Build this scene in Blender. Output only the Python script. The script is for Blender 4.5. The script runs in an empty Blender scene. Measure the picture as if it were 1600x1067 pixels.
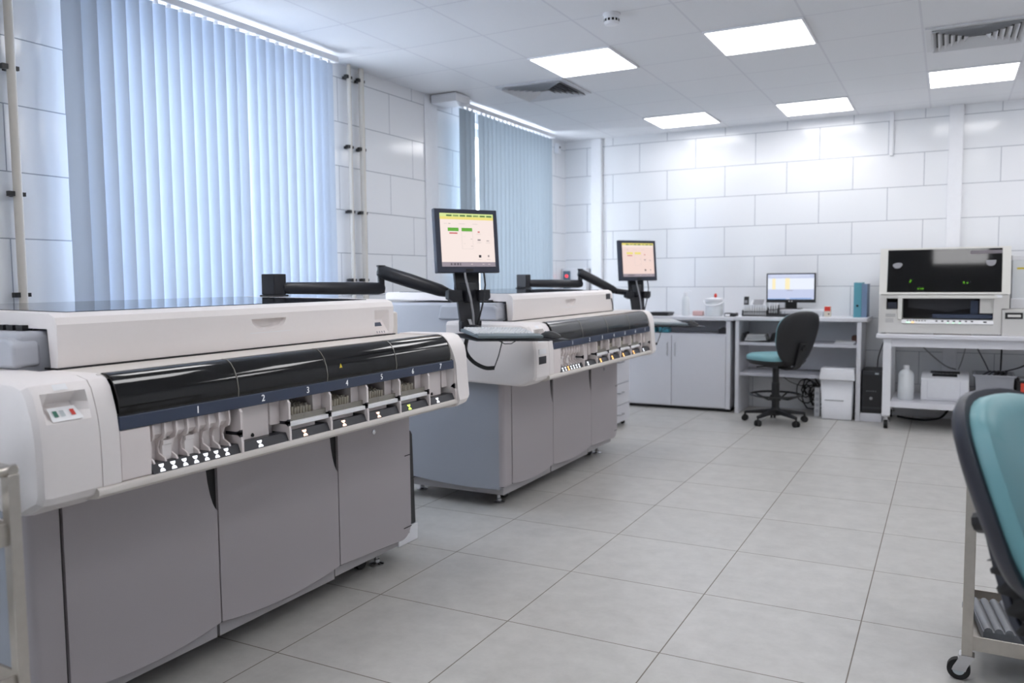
import bpy, bmesh, math, random
from mathutils import Vector, Matrix
random.seed(7)
SC = bpy.context.scene
COL = SC.collection
PI = math.pi

# ------------------------------------------------------------------ helpers
def lin(c):
    c = c / 255.0
    return c / 12.92 if c <= 0.04045 else ((c + 0.055) / 1.055) ** 2.4

def rgb(r, g, b):
    return (lin(r), lin(g), lin(b), 1.0)

class MB:
    """collects shapes into one mesh; shift moves authored coordinates into the thing's own frame"""
    def __init__(self, shift=(0, 0, 0)):
        self.bm = bmesh.new(); self.s = Vector(shift); self.mi = 0
    def v(self, p):
        return self.bm.verts.new(Vector(p) + self.s)
    def f(self, vs):
        try:
            fc = self.bm.faces.new(vs); fc.material_index = self.mi; return fc
        except ValueError:
            return None
    def box(self, x0, x1, y0, y1, z0, z1):
        P = [self.v((x, y, z)) for z in (z0, z1) for y in (y0, y1) for x in (x0, x1)]
        for q in ((0, 2, 3, 1), (4, 5, 7, 6), (0, 1, 5, 4), (2, 6, 7, 3), (0, 4, 6, 2), (1, 3, 7, 5)):
            self.f([P[i] for i in q])
        return self
    def prism(self, poly, axis, a, b):
        """polygon in the two other axes (kept in x,y,z order) extruded along axis"""
        def at(p, t):
            q = list(p); q.insert('xyz'.index(axis), t); return q
        A = [self.v(at(p, a)) for p in poly]; B = [self.v(at(p, b)) for p in poly]
        self.f(A[::-1]); self.f(B); n = len(poly)
        for i in range(n): self.f([A[i], A[(i + 1) % n], B[(i + 1) % n], B[i]])
        return self
    def loft(self, rings, cap=True, closed=True):
        R = [[self.v(p) for p in r] for r in rings]
        for a, b in zip(R, R[1:]):
            n = len(a)
            for i in range(n if closed else n - 1): self.f([a[i], a[(i + 1) % n], b[(i + 1) % n], b[i]])
        if cap and closed: self.f(R[0][::-1]); self.f(R[-1])
        return self
    def cyl(self, p0, p1, r0, r1=None, n=16):
        return self.tube([p0, p1], [r0, r0 if r1 is None else r1], n)
    def tube(self, pts, r, n=10):
        pts = [Vector(p) for p in pts]
        rs = r if isinstance(r, (list, tuple)) else [r] * len(pts)
        rings = []; prev = None
        for i, p in enumerate(pts):
            d = (pts[min(i + 1, len(pts) - 1)] - pts[max(i - 1, 0)]).normalized()
            if prev is None:
                a = Vector((0, 0, 1)) if abs(d.z) < 0.9 else Vector((1, 0, 0))
                u = d.cross(a).normalized()
            else:
                u = (prev - d * prev.dot(d)).normalized()
            prev = u; w = d.cross(u)
            rings.append([p + (u * math.cos(2 * PI * k / n) + w * math.sin(2 * PI * k / n)) * rs[i] for k in range(n)])
        return self.loft(rings)
    def lathe(self, c, prof, n=24, axis='z'):
        c = Vector(c); rings = []
        for r, h in prof:
            ring = []
            for k in range(n):
                a = 2 * PI * k / n
                q = (r * math.cos(a), r * math.sin(a), h)
                if axis == 'x': q = (h, q[0], q[1])
                if axis == 'y': q = (q[0], h, q[1])
                ring.append(c + Vector(q))
            rings.append(ring)
        return self.loft(rings)
    def quad(self, a, b, c, d):
        self.f([self.v(p) for p in (a, b, c, d)]); return self
    def poly(self, pts):
        self.f([self.v(p) for p in pts]); return self
    def mesh(self, name, recalc=True):
        if recalc: bmesh.ops.recalc_face_normals(self.bm, faces=self.bm.faces[:])
        me = bpy.data.meshes.new(name); self.bm.to_mesh(me); self.bm.free(); return me

def link(name, data, parent=None):
    o = bpy.data.objects.new(name, data); COL.objects.link(o)
    if parent is not None: o.parent = parent
    return o

def obj(name, mb, mats, parent=None, bevel=0.0, seg=2, smooth=False, recalc=True, angle=40):
    me = mb.mesh(name, recalc)
    for m in (mats if isinstance(mats, (list, tuple)) else [mats]): me.materials.append(m)
    if smooth or bevel:
        me.polygons.foreach_set('use_smooth', [True] * len(me.polygons))
        if smooth and not bevel: me.set_sharp_from_angle(angle=math.radians(angle))
    o = link(name, me, parent)
    if bevel:
        b = o.modifiers.new('bevel', 'BEVEL'); b.width = bevel; b.segments = seg
        b.limit_method = 'ANGLE'; b.angle_limit = math.radians(angle); b.harden_normals = True
        b.use_clamp_overlap = True
    return o

def tag(o, label=None, cat=None, group=None, kind=None):
    if label: o['label'] = label
    if cat: o['category'] = cat
    if group: o['group'] = group
    if kind: o['kind'] = kind
    return o

def thing(name, label, cat, loc=(0, 0, 0), rz=0.0, group=None):
    o = link(name, None); o.location = loc; o.rotation_euler = (0, 0, rz)
    return tag(o, label, cat, group)

def copy_tree(o, parent=None):
    c = o.copy(); COL.objects.link(c)
    if parent is not None: c.parent = parent
    for ch in list(o.children): copy_tree(ch, c)
    return c

def text(name, body, size, mat, parent, loc, rot, align='CENTER'):
    cu = bpy.data.curves.new(name, 'FONT'); cu.body = body; cu.size = size
    cu.align_x = align; cu.align_y = 'CENTER'; cu.extrude = 0.0004
    cu.materials.append(mat)
    tmp = bpy.data.objects.new('lettering', cu); COL.objects.link(tmp)
    bpy.context.view_layer.update()
    me = bpy.data.meshes.new_from_object(tmp.evaluated_get(bpy.context.evaluated_depsgraph_get()))
    bpy.data.objects.remove(tmp); bpy.data.curves.remove(cu)
    o = link(name, me, parent); o.location = loc; o.rotation_euler = rot
    return o

def smooth_path(pts, n=6):
    P = [Vector(p) for p in pts]; out = []
    for i in range(len(P) - 1):
        p0, p1, p2, p3 = P[max(i - 1, 0)], P[i], P[i + 1], P[min(i + 2, len(P) - 1)]
        for k in range(n):
            u = k / n
            out.append(0.5 * ((2 * p1) + (p2 - p0) * u + (2 * p0 - 5 * p1 + 4 * p2 - p3) * u * u + (3 * p1 - p0 - 3 * p2 + p3) * u ** 3))
    out.append(P[-1]); return out

FACE_X = (PI / 2, 0, PI / 2)      # lettering readable from +X
FACE_Y = (PI / 2, 0, 0)           # lettering readable from -Y

# ------------------------------------------------------------------ materials
def nodes(name):
    m = bpy.data.materials.new(name); m.use_nodes = True
    nt = m.node_tree; return m, nt, nt.nodes['Principled BSDF']

def mat(name, col, rough=0.45, metal=0.0, coat=0.0, var=0.03, scale=30.0, bump=0.0, spec=0.5):
    m, nt, p = nodes(name)
    p.inputs['Roughness'].default_value = rough; p.inputs['Metallic'].default_value = metal
    p.inputs['Coat Weight'].default_value = coat; p.inputs['Specular IOR Level'].default_value = spec
    tc = nt.nodes.new('ShaderNodeTexCoord'); nz = nt.nodes.new('ShaderNodeTexNoise')
    nz.inputs['Scale'].default_value = scale; nz.inputs['Detail'].default_value = 4
    nt.links.new(tc.outputs['Object'], nz.inputs['Vector'])
    mx = nt.nodes.new('ShaderNodeMix'); mx.data_type = 'RGBA'
    c = rgb(*col)
    mx.inputs[6].default_value = tuple(x * (1 - var) for x in c[:3]) + (1,)
    mx.inputs[7].default_value = tuple(min(1, x * (1 + var)) for x in c[:3]) + (1,)
    nt.links.new(nz.outputs['Fac'], mx.inputs[0]); nt.links.new(mx.outputs[2], p.inputs['Base Color'])
    if bump:
        b = nt.nodes.new('ShaderNodeBump'); b.inputs['Strength'].default_value = bump; b.inputs['Distance'].default_value = 0.002
        nt.links.new(nz.outputs['Fac'], b.inputs['Height']); nt.links.new(b.outputs['Normal'], p.inputs['Normal'])
    return m

def emit(name, col, strength):
    m, nt, p = nodes(name)
    p.inputs['Base Color'].default_value = (0.0, 0.0, 0.0, 1); p.inputs['Roughness'].default_value = 0.4
    p.inputs['Emission Color'].default_value = rgb(*col); p.inputs['Emission Strength'].default_value = strength
    return m

def screen_mat(name, col, s=1.0):
    m, nt, p = nodes(name)
    p.inputs['Base Color'].default_value = (0.01, 0.01, 0.01, 1); p.inputs['Roughness'].default_value = 0.35
    p.inputs['Emission Color'].default_value = rgb(*col); p.inputs['Emission Strength'].default_value = s
    return m

def tile_mat(name, axis_a, off_a, off_b, w, h, mortar, offset, c1, c2, cm, rough, bump=0.25, wav=0.0, axis_b='Z', mrough=0.6, var=None, coat=0.0):
    m, nt, p = nodes(name)
    L = nt.links.new
    g = nt.nodes.new('ShaderNodeNewGeometry'); s = nt.nodes.new('ShaderNodeSeparateXYZ'); L(g.outputs['Position'], s.inputs[0])
    def sub(o, k):
        n = nt.nodes.new('ShaderNodeMath'); n.operation = 'SUBTRACT'; L(o, n.inputs[0]); n.inputs[1].default_value = k; return n.outputs[0]
    cb = nt.nodes.new('ShaderNodeCombineXYZ')
    L(sub(s.outputs[axis_a], off_a), cb.inputs[0]); L(sub(s.outputs[axis_b], off_b), cb.inputs[1])
    br = nt.nodes.new('ShaderNodeTexBrick')
    br.offset = offset; br.offset_frequency = 2; br.squash = 1.0
    br.inputs['Scale'].default_value = 1; br.inputs['Mortar Size'].default_value = mortar; br.inputs['Mortar Smooth'].default_value = 0.1
    br.inputs['Brick Width'].default_value = w; br.inputs['Row Height'].default_value = h; br.inputs['Bias'].default_value = 0
    br.inputs['Color1'].default_value = c1; br.inputs['Color2'].default_value = c2; br.inputs['Mortar'].default_value = cm
    L(cb.outputs[0], br.inputs['Vector'])
    col = br.outputs['Color']
    nz = nt.nodes.new('ShaderNodeTexNoise'); L(g.outputs['Position'], nz.inputs['Vector'])
    if var:
        nz.inputs['Scale'].default_value = var[0]; nz.inputs['Detail'].default_value = 8; nz.inputs['Roughness'].default_value = 0.7
        mp = nt.nodes.new('ShaderNodeMapRange'); mp.inputs[1].default_value = 0.3; mp.inputs[2].default_value = 0.7
        mp.inputs[3].default_value = 1 - var[1]; mp.inputs[4].default_value = 1 + var[1]
        L(nz.outputs['Fac'], mp.inputs[0])
        mx = nt.nodes.new('ShaderNodeVectorMath'); mx.operation = 'SCALE'; L(col, mx.inputs[0]); L(mp.outputs[0], mx.inputs['Scale'])
        col = mx.outputs[0]
    L(col, p.inputs['Base Color'])
    rm = nt.nodes.new('ShaderNodeMapRange'); rm.inputs[3].default_value = rough; rm.inputs[4].default_value = mrough
    L(br.outputs['Fac'], rm.inputs[0]); L(rm.outputs[0], p.inputs['Roughness'])
    p.inputs['Coat Weight'].default_value = coat
    b = nt.nodes.new('ShaderNodeBump'); b.inputs['Strength'].default_value = bump; b.inputs['Distance'].default_value = 0.002; b.invert = True
    L(br.outputs['Fac'], b.inputs['Height'])
    if wav:
        n2 = nt.nodes.new('ShaderNodeTexNoise'); n2.inputs['Scale'].default_value = 2.6; n2.inputs['Detail'].default_value = 1.0
        L(g.outputs['Position'], n2.inputs['Vector'])
        b2 = nt.nodes.new('ShaderNodeBump'); b2.inputs['Strength'].default_value = wav; b2.inputs['Distance'].default_value = 0.02
        L(n2.outputs['Fac'], b2.inputs['Height']); L(b.outputs['Normal'], b2.inputs['Normal']); L(b2.outputs['Normal'], p.inputs['Normal'])
    else:
        L(b.outputs['Normal'], p.inputs['Normal'])
    return m

ZC, XL, YB = 2.807, -3.78, 8.443
XR, YN = 2.7, -3.6
WC1, WC2, WCM = rgb(238, 239, 242), rgb(236, 238, 241), rgb(160, 164, 173)
M_wall_back = tile_mat('glossy_white_wall_tile_back', 'X', -2.3194, 2.7222, 0.6, 0.3026, 0.0028, 0.5, WC1, WC2, WCM, 0.13, wav=0.12)
M_wall_side = tile_mat('glossy_white_wall_tile_side', 'Y', 5.188, 2.7122, 0.6, 0.3026, 0.0028, 0.5, WC1, WC2, WCM, 0.13, wav=0.12)
M_wall_near = tile_mat('glossy_white_wall_tile_near', 'Y', 2.27, 2.7222, 0.6, 0.3026, 0.0028, 0.5, WC1, WC2, WCM, 0.13, wav=0.12)
M_floor = tile_mat('grey_porcelain_floor_tile', 'X', -2.057, 2.6944, 0.6, 0.6, 0.0024, 0.0, rgb(190, 188, 184), rgb(186, 184, 180), rgb(116, 108, 98),
                   0.34, axis_b='Y', var=(9.0, 0.10), bump=0.15)
M_ceil = tile_mat('suspended_ceiling_tile', 'X', -2.5797, 3.9261, 0.6, 0.6, 0.007, 0.0, rgb(230, 231, 235), rgb(228, 230, 234), rgb(216, 217, 223),
                  0.75, axis_b='Y', var=(160.0, 0.02), bump=0.3)
M_white = mat('white_paint', (232, 233, 237), 0.35)
M_strip = mat('white_casing_plastic', (236, 237, 241), 0.3)
M_cream = mat('cream_machine_plastic', (239, 233, 231), 0.38, var=0.012, scale=60, bump=0.04)
M_cream2 = mat('cream_lip_plastic', (214, 208, 202), 0.4, var=0.02)
M_panel = mat('grey_textured_panel', (173, 167, 170), 0.5, var=0.03, scale=300, bump=0.12)
M_side = mat('blue_grey_side_panel', (160, 164, 173), 0.5, var=0.03, scale=200, bump=0.08)
M_body = mat('light_grey_body', (182, 185, 193), 0.45, var=0.02)
M_skirt = mat('grey_skirt', (165, 162, 164), 0.5)
M_black = mat('black_plastic', (24, 25, 28), 0.4)
M_blackm = mat('black_satin_metal', (30, 31, 37), 0.38, bump=0.05, scale=200)
M_dark = mat('dark_interior', (20, 20, 22), 0.6)
M_navy = mat('navy_strip', (56, 66, 88), 0.4)
M_charcoal = mat('charcoal_panel', (48, 48, 54), 0.4)
M_beige = mat('beige_rack', (206, 198, 182), 0.5, var=0.10, scale=90)
M_clearlip = mat('smoky_clear_lip', (140, 136, 128), 0.2)
M_pinkwhite = mat('pale_bay_plate', (234, 225, 223), 0.42, var=0.012)
M_steel = mat('brushed_stainless', (196, 190, 182), 0.32, metal=1.0, var=0.10, scale=40)
M_chrome = mat('chrome', (205, 205, 208), 0.15, metal=1.0)
M_rubber = mat('black_rubber', (22, 22, 23), 0.7)
M_teal = mat('teal_vinyl', (118, 168, 174), 0.42, var=0.03, scale=12)
M_shell = mat('black_chair_shell', (30, 31, 34), 0.55, bump=0.2, scale=300)
M_shellg = mat('charcoal_chair_shell', (46, 48, 58), 0.42, bump=0.2, scale=300)
M_lam = mat('white_laminate', (222, 222, 228), 0.4, var=0.012)
M_edge = mat('greyish_laminate_edge', (205, 205, 212), 0.45)
M_keys = mat('grey_keycaps', (220, 222, 224), 0.5)
M_kbd = mat('blue_grey_keyboard', (104, 115, 121), 0.45)
M_bezel = mat('dark_blue_bezel', (44, 49, 66), 0.4)
M_tealb = mat('teal_binder', (92, 158, 174), 0.5)
M_blueb = mat('dusty_blue_binder', (118, 140, 170), 0.5)
M_paper = mat('white_paper', (236, 236, 238), 0.7)
M_bin = mat('white_bin_plastic', (234, 235, 240), 0.35)
M_crate = mat('grey_crate_plastic', (158, 160, 166), 0.5)
M_red = mat('red_plastic', (206, 56, 44), 0.4)
M_orange = mat('orange_red_label', (222, 74, 52), 0.5)
M_green = mat('green_button', (52, 110, 92), 0.5)
M_greyb = mat('grey_button', (190, 198, 202), 0.5)
M_pipe = mat('cream_painted_pipe', (214, 208, 198), 0.35)
M_offwhite = mat('beige_machine_shell', (226, 224, 218), 0.42, var=0.012)
M_offgrey = mat('beige_grey_machine_shell', (208, 206, 202), 0.45, var=0.012)
M_label = mat('label_white', (240, 240, 242), 0.5)
M_printgrey = mat('grey_print', (150, 150, 154), 0.6)
M_blue_stuff = mat('turquoise_packet', (70, 150, 170), 0.5)
M_brown = mat('brown_wood', (96, 62, 50), 0.5)
M_yellow = mat('yellow_warning', (214, 190, 40), 0.5)
M_grille = mat('white_grille_metal', (214, 215, 219), 0.4)
M_lamp = emit('lit_diffuser', (251, 250, 252), 6.2)
M_num = emit('white_numerals', (240, 242, 250), 0.5)
M_led_w = emit('white_status_lamp', (245, 248, 255), 1.3)
M_led_o = emit('warm_status_lamp', (255, 208, 180), 1.8)
M_led_a = emit('amber_status_lamp', (255, 176, 96), 2.4)
M_led_g = emit('green_status_lamp', (200, 240, 90), 1.6)
M_led_green = emit('green_point_lamp', (150, 255, 60), 9.0)
M_led_red = emit('red_point_lamp', (255, 50, 60), 1.6)
M_ring = mat('clear_plastic', (206, 210, 214), 0.2)

def clear(name, tint, alpha, rough=0.08, base=(12, 13, 16)):
    m, nt, p = nodes(name)
    p.inputs['Base Color'].default_value = rgb(*base); p.inputs['Roughness'].default_value = rough
    p.inputs['Coat Weight'].default_value = 0.3
    t = nt.nodes.new('ShaderNodeBsdfTransparent'); t.inputs[0].default_value = rgb(*tint)
    mx = nt.nodes.new('ShaderNodeMixShader'); mx.inputs[0].default_value = alpha
    out = nt.nodes['Material Output']
    nt.links.new(t.outputs[0], mx.inputs[1]); nt.links.new(p.outputs[0], mx.inputs[2]); nt.links.new(mx.outputs[0], out.inputs[0])
    return m
M_smoke = clear('smoked_acrylic', (120, 116, 104), 0.72)
M_smoke2 = clear('smoked_grey_acrylic', (120, 118, 112), 0.75, 0.2, (52, 53, 57))
M_lidglass = clear('tinted_lid_glass', (120, 130, 150), 0.85, 0.05, (44, 50, 62))
M_lidwin = clear('dark_tinted_window', (165, 167, 171), 0.6, 0.06, (16, 17, 19))
M_frost = clear('frosted_bottle_plastic', (220, 228, 232), 0.92, 0.35, (236, 240, 243))

def pane_mat():
    m, nt, p = nodes('window_pane_glass')
    t = nt.nodes.new('ShaderNodeBsdfTransparent'); g = nt.nodes.new('ShaderNodeBsdfGlossy'); g.inputs['Roughness'].default_value = 0.02
    mx = nt.nodes.new('ShaderNodeMixShader'); mx.inputs[0].default_value = 0.06
    nt.links.new(t.outputs[0], mx.inputs[1]); nt.links.new(g.outputs[0], mx.inputs[2])
    nt.links.new(mx.outputs[0], nt.nodes['Material Output'].inputs[0]); return m
M_pane = pane_mat()

def slat_mat(name, col, tr):
    m, nt, p = nodes(name)
    d = nt.nodes.new('ShaderNodeBsdfDiffuse'); d.inputs[0].default_value = rgb(*col)
    t = nt.nodes.new('ShaderNodeBsdfTranslucent'); t.inputs[0].default_value = rgb(*col)
    mx = nt.nodes.new('ShaderNodeMixShader'); mx.inputs[0].default_value = tr
    wv = nt.nodes.new('ShaderNodeTexNoise'); wv.inputs['Scale'].default_value = 300
    b = nt.nodes.new('ShaderNodeBump'); b.inputs['Strength'].default_value = 0.08; nt.links.new(wv.outputs['Fac'], b.inputs['Height'])
    nt.links.new(b.outputs['Normal'], d.inputs['Normal'])
    nt.links.new(d.outputs[0], mx.inputs[1]); nt.links.new(t.outputs[0], mx.inputs[2])
    nt.links.new(mx.outputs[0], nt.nodes['Material Output'].inputs[0]); return m
M_slat1 = slat_mat('pale_blue_blind_fabric', (190, 202, 219), 0.09)
M_slat2 = slat_mat('grey_blue_blind_fabric', (168, 180, 190), 0.12)

# ------------------------------------------------------------------ room
def struct(name, mb, m, **k):
    return tag(obj(name, mb, m, **k), kind='structure')

W1, W2 = (2.60, 4.34), (6.23, 7.74)          # window openings along Y
WZ0, WZ1 = 0.95, 2.70
mb = MB(); mb.box(XL - 0.3, XR, YN, YB + 0.2, -0.12, 0); struct('floor', mb, M_floor)
mb = MB(); mb.box(XL - 0.3, XR, YN, YB + 0.2, ZC, ZC + 0.12); struct('ceiling', mb, M_ceil)
mb = MB(); mb.box(XL - 0.3, XR, YB, YB + 0.2, 0, ZC); struct('wall_back', mb, M_wall_back)
mb = MB(); mb.box(XR, XR + 0.2, YN, YB + 0.2, 0, ZC); struct('wall_right', mb, M_wall_side)
mb = MB(); mb.box(XL - 0.3, XR, YN - 0.2, YN, 0, ZC); struct('wall_front', mb, M_wall_back)
mb = MB()
W_FILL = (-2.9, -1.1)                              # unseen, unblinded window added behind the camera for cool fill light
for a, b in ((YN, W_FILL[0]), (W_FILL[1], W1[0]), (W1[1], W2[0]), (W2[1], YB)):
    mb.mi = 1 if b == W1[0] else 0; mb.box(XL - 0.3, XL, a, b, 0, ZC)
for a, b in (W1, W2, W_FILL): mb.box(XL - 0.3, XL, a, b, 0, WZ0); mb.box(XL - 0.3, XL, a, b, WZ1, ZC)
struct('wall_left', mb, [M_wall_side, M_wall_near])
for i, (a, b) in enumerate((W1, W2, W_FILL)):
    mb = MB(); x0, x1 = XL - 0.22, XL - 0.15
    mb.box(x0, x1, a, a + 0.07, WZ0, WZ1); mb.box(x0, x1, b - 0.07, b, WZ0, WZ1)
    mb.box(x0, x1, a + 0.07, b - 0.07, WZ0, WZ0 + 0.07); mb.box(x0, x1, a + 0.07, b - 0.07, WZ1 - 0.07, WZ1)
    mid = (a + b) / 2; mb.box(x0, x1, mid - 0.05, mid + 0.05, WZ0 + 0.07, WZ1 - 0.07)
    w = struct('window_%d' % (i + 1), mb, M_white)  # last one frames the added, unseen fill-light opening
    mb = MB(); mb.box(x0 + 0.03, x0 + 0.036, a + 0.07, mid - 0.05, WZ0 + 0.07, WZ1 - 0.07)
    mb.box(x0 + 0.03, x0 + 0.036, mid + 0.05, b - 0.07, WZ0 + 0.07, WZ1 - 0.07)
    obj('window_pane', mb, M_pane, w)
    mb = MB(); mb.box(XL - 0.15, XL + 0.05, a + 0.005, b - 0.005, WZ0, WZ0 + 0.025); obj('window_sill', mb, M_white, w, bevel=0.006)
# casing strips
mb = MB(); mb.box(-3.457, -3.338, YB - 0.045, YB, 0, ZC); struct('trim_1', mb, M_strip, bevel=0.006)
mb = MB(); mb.box(-0.029, 0.087, YB - 0.045, YB, 0, ZC); struct('trim_2', mb, M_strip, bevel=0.006)
mb = MB(); mb.box(XL, XL + 0.012, 5.655, 5.84, 0, ZC); struct('trim_3', mb, M_strip, bevel=0.004)
mb = MB(); mb.box(-0.512, -0.478, YB - 0.02, YB, 2.405, ZC); struct('trim_4', mb, M_strip, bevel=0.004)

# ------------------------------------------------------------------ ceiling fittings
CX, CY = -2.5797, 3.9261
def ceiling_light(i, j, label, group=None):
    t = thing('ceiling_light', label, 'ceiling light', (CX + 0.6 * (i + .5), CY + 0.6 * (j + .5), ZC), 0, group)
    mb = MB()
    for a in (-1, 1):
        mb.box(a * .297 - .013 * (a > 0), a * .297 + .013 * (a < 0), -.297, .297, -.012, -.001)
        mb.box(-.284, .284, a * .297 - .013 * (a > 0), a * .297 + .013 * (a < 0), -.012, -.001)
    obj('light_frame', mb, M_white, t)
    mb = MB(); mb.box(-.284, .284, -.284, .284, -.010, -.002); obj('diffuser', mb, M_lamp, t)
    return t
for i, j, lab in ((0, 2, 'square lit ceiling panel nearest the first window blind, beside the slatted ceiling vent'),
                  (2, 2, 'square lit ceiling panel nearest the smoke detector, largest looking of the five'),
                  (0, 6, 'square lit ceiling panel by the back wall, closest to the second blind'),
                  (2, 6, 'square lit ceiling panel touching the back wall line above the black chair'),
                  (4, 5, 'square lit ceiling panel just beyond the square air diffuser, above the boxed analyser')):
    ceiling_light(i, j, lab)
for i, j, lab in ((0, -2, 'unseen square ceiling panel added for light over the near analyser'), (2, -2, 'unseen square ceiling panel added for light between near analyser and chair'),
                  (4, 1, 'square lit ceiling panel overhead to the right of the smoke detector'), (6, 2, 'unseen square ceiling panel added for light near the right wall, middle of the room'),
                  (6, 6, 'unseen square ceiling panel added for light in the back right of the room'), (0, -6, 'unseen square ceiling panel added for light behind the near analyser end'),
                  (2, -6, 'unseen square ceiling panel added for light at the front middle of the room'), (4, -3, 'unseen square ceiling panel added for light over the steel cart'),
                  (6, -2, 'unseen square ceiling panel added for light near the right wall, front part of the room')):
    ceiling_light(i, j, lab)  # panels outside the view, added as extra light for the room

def vent(i, j, label, mt):
    t = thing('ceiling_vent', label, 'air vent', (CX + 0.6 * (i + .5), CY + 0.6 * (j + .5), ZC))
    mb = MB()
    for k in range(7):                                 # nested square louvres, four-way diffuser
        r0 = .285 - k * .036; r1 = r0 - .011; z0, z1 = -.004, -.030
        if k == 0: r1 = .248
        if r1 < 0.02: break
        for q in range(4):
            a = q * PI / 2; ca, sa = math.cos(a), math.sin(a)
            def P(x, y, z): return (x * ca - y * sa, x * sa + y * ca, z)
            if k == 0:
                mb.quad(P(-r0, -r0, -.012), P(r0, -r0, -.012), P(r1, -r1, -.014), P(-r1, -r1, -.014))
                mb.quad(P(-r1, -r1, -.014), P(r1, -r1, -.014), P(r1, -r1, -.001), P(-r1, -r1, -.001))
                mb.quad(P(-r0, -r0, -.012), P(r0, -r0, -.012), P(r0, -r0, -.001), P(-r0, -r0, -.001))
            else:
                a0, a1 = r0 + .004, r0 - .020
                mb.quad(P(-a0, -a0, -.026), P(a0, -a0, -.026), P(a1, -a1, -.002), P(-a1, -a1, -.002))
                mb.quad(P(-a0, -a0, -.0285), P(a0, -a0, -.0285), P(a1, -a1, -.0045), P(-a1, -a1, -.0045))
    obj('louvre_grille', mb, mt, t, recalc=False)
    mb = MB(); mb.box(-.25, .25, -.25, .25, -.0018, -.0005); obj('dark_cavity', mb, M_dark, t)
vent(-1, 3, 'dark slatted ceiling vent beside the second window blind', mat('vent_grey_metal', (208, 210, 215), 0.4))
vent(4, 3, 'white four-way ceiling air diffuser in front of the rightmost light', M_grille)

t = thing('smoke_detector', 'round white smoke detector on the ceiling', 'smoke detector', (-1.735, 4.53, ZC))
mb = MB(); mb.lathe((0, 0, 0), [(.05, -.001), (.05, -.012), (.046, -.014)], 28); obj('mounting_ring', mb, M_white, t, smooth=True)
mb = MB(); mb.lathe((0, 0, 0), [(.042, -.013), (.043, -.05), (.036, -.062), (.012, -.066)], 28); b = obj('detector_body', mb, M_white, t, smooth=True)
mb = MB()
for k in range(12):
    a = k * PI / 6; mb.box(0, 0, 0, 0, 0, 0) if False else mb.prism([(.0425 * math.cos(a + d), .0425 * math.sin(a + d)) for d in (-.16, .16)] + [(.0438 * math.cos(a + d), .0438 * math.sin(a + d)) for d in (.16, -.16)], 'z', -.046, -.032)
obj('sensor_slot', mb, M_dark, b)

t = thing('motion_sensor', 'small white corner motion sensor at the end of the second blind', 'motion sensor', (XL, 8.19, 2.70))
mb = MB(); mb.box(0, .05, -.035, .035, -.055, .055); b = obj('sensor_body', mb, M_white, t, bevel=0.012)
mb = MB(); mb.lathe((.05, 0, 0.015), [(.012, 0), (.012, .004), (.006, .007)], 14, 'x'); obj('sensor_lens', mb, M_dark, b, smooth=True)

# ------------------------------------------------------------------ blinds
def blind(y0, y1, x, zt, zb, mt, n, ang, label, gaps=()):
    t = thing('vertical_blind', label, 'window blind', (x, (y0 + y1) / 2, zt))
    L = (y1 - y0) / 2
    mb = MB(); mb.box(-.022, .022, -L - .05, L + .04, 0.004, .042); hr = obj('headrail', mb, M_strip, t, bevel=0.004)
    mb = MB()
    pitch = (y1 - y0) / n
    me = None
    for k in range(n):
        y = -L + pitch * (k + .5)
        a = ang + random.uniform(-8, 8) * (1 if abs(ang) > 15 else .5)
        for g0, da in gaps:
            if k == g0: a += da
        if me is None:
            sm = MB(); rows = []
            hw = .0445
            ring = [(.006 * (1 - (s / 3.0) ** 2) - .003, hw * s / 3.0) for s in range(-3, 4)]
            H = zt - zb
            for zz in (-.012, -H * .25, -H * .5, -H * .75, -H): rows.append([(px, py, zz) for px, py in ring])
            sm.loft(rows, cap=False, closed=False)
            sm.mi = 1; sm.box(-.004, .004, -.012, .012, -.013, .005)
            o = obj('slat', sm, [mt, M_strip], t, recalc=False, smooth=True); me = o.data
        else:
            o = link('slat', me, t)
        o.location = (0, y, 0); o.rotation_euler = (0, 0, math.radians(a))
    return t
blind(2.466, 4.34, XL + .17, 2.735, 0.93, M_slat1, 24, -35, 'large pale blue vertical blind in the first window beside the near analyser',
      gaps=((9, -8), (12, -12), (14, -10), (0, 24), (23, 40)))
blind(5.945, 7.725, XL + .17, 2.735, 0.93, M_slat2, 23, -6, 'smaller grey blue vertical blind in the farther window beyond the wall pipes', gaps=((3, 33),))
t = thing('ceiling_conduit_box', 'white rectangular box under the ceiling at the near end of the second blind', 'box', (-3.60, 5.84, ZC))
mb = MB(); mb.box(-.15, .09, -.12, .10, -.075, -.006); obj('box_body', mb, M_white, t, bevel=0.006)
mb = MB(); mb.box(-.155, .095, -.125, .105, -.030, -.024); obj('box_seam', mb, M_strip, t)

# ------------------------------------------------------------------ wall pipes
def pipe(y, r, label, zs):
    t = thing('heating_pipe', label, 'pipe', (XL + .05, y, 0), 0)
    mb = MB(); mb.cyl((0, 0, 0.0), (0, 0, ZC - .002), r, n=14); obj('pipe', mb, M_pipe, t, smooth=True)
    for z in zs:
        mb = MB()
        mb.box(-.05, -r, -.012, .012, -.009 + z, .009 + z); mb.box(-.012, .012, -r - .026, -r, z - .011, z + .011); mb.box(-.008, .008, r, r + .014, z - .009, z + .009)
        obj('pipe_clamp', mb, M_black, t)
pipe(2.285, .019, 'cream wall pipe with black clamps to the left of the large blind', (2.27, 1.71, 1.255, 0.7))
pipe(4.655, .014, 'thinner of the two cream wall pipes right of the large blind, next to the blind', (2.72, 2.24, 1.79, 1.31, .7))
pipe(4.79, .020, 'thicker of the two cream wall pipes right of the large blind', (2.72, 2.24, 1.79, 1.31, .7))

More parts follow.
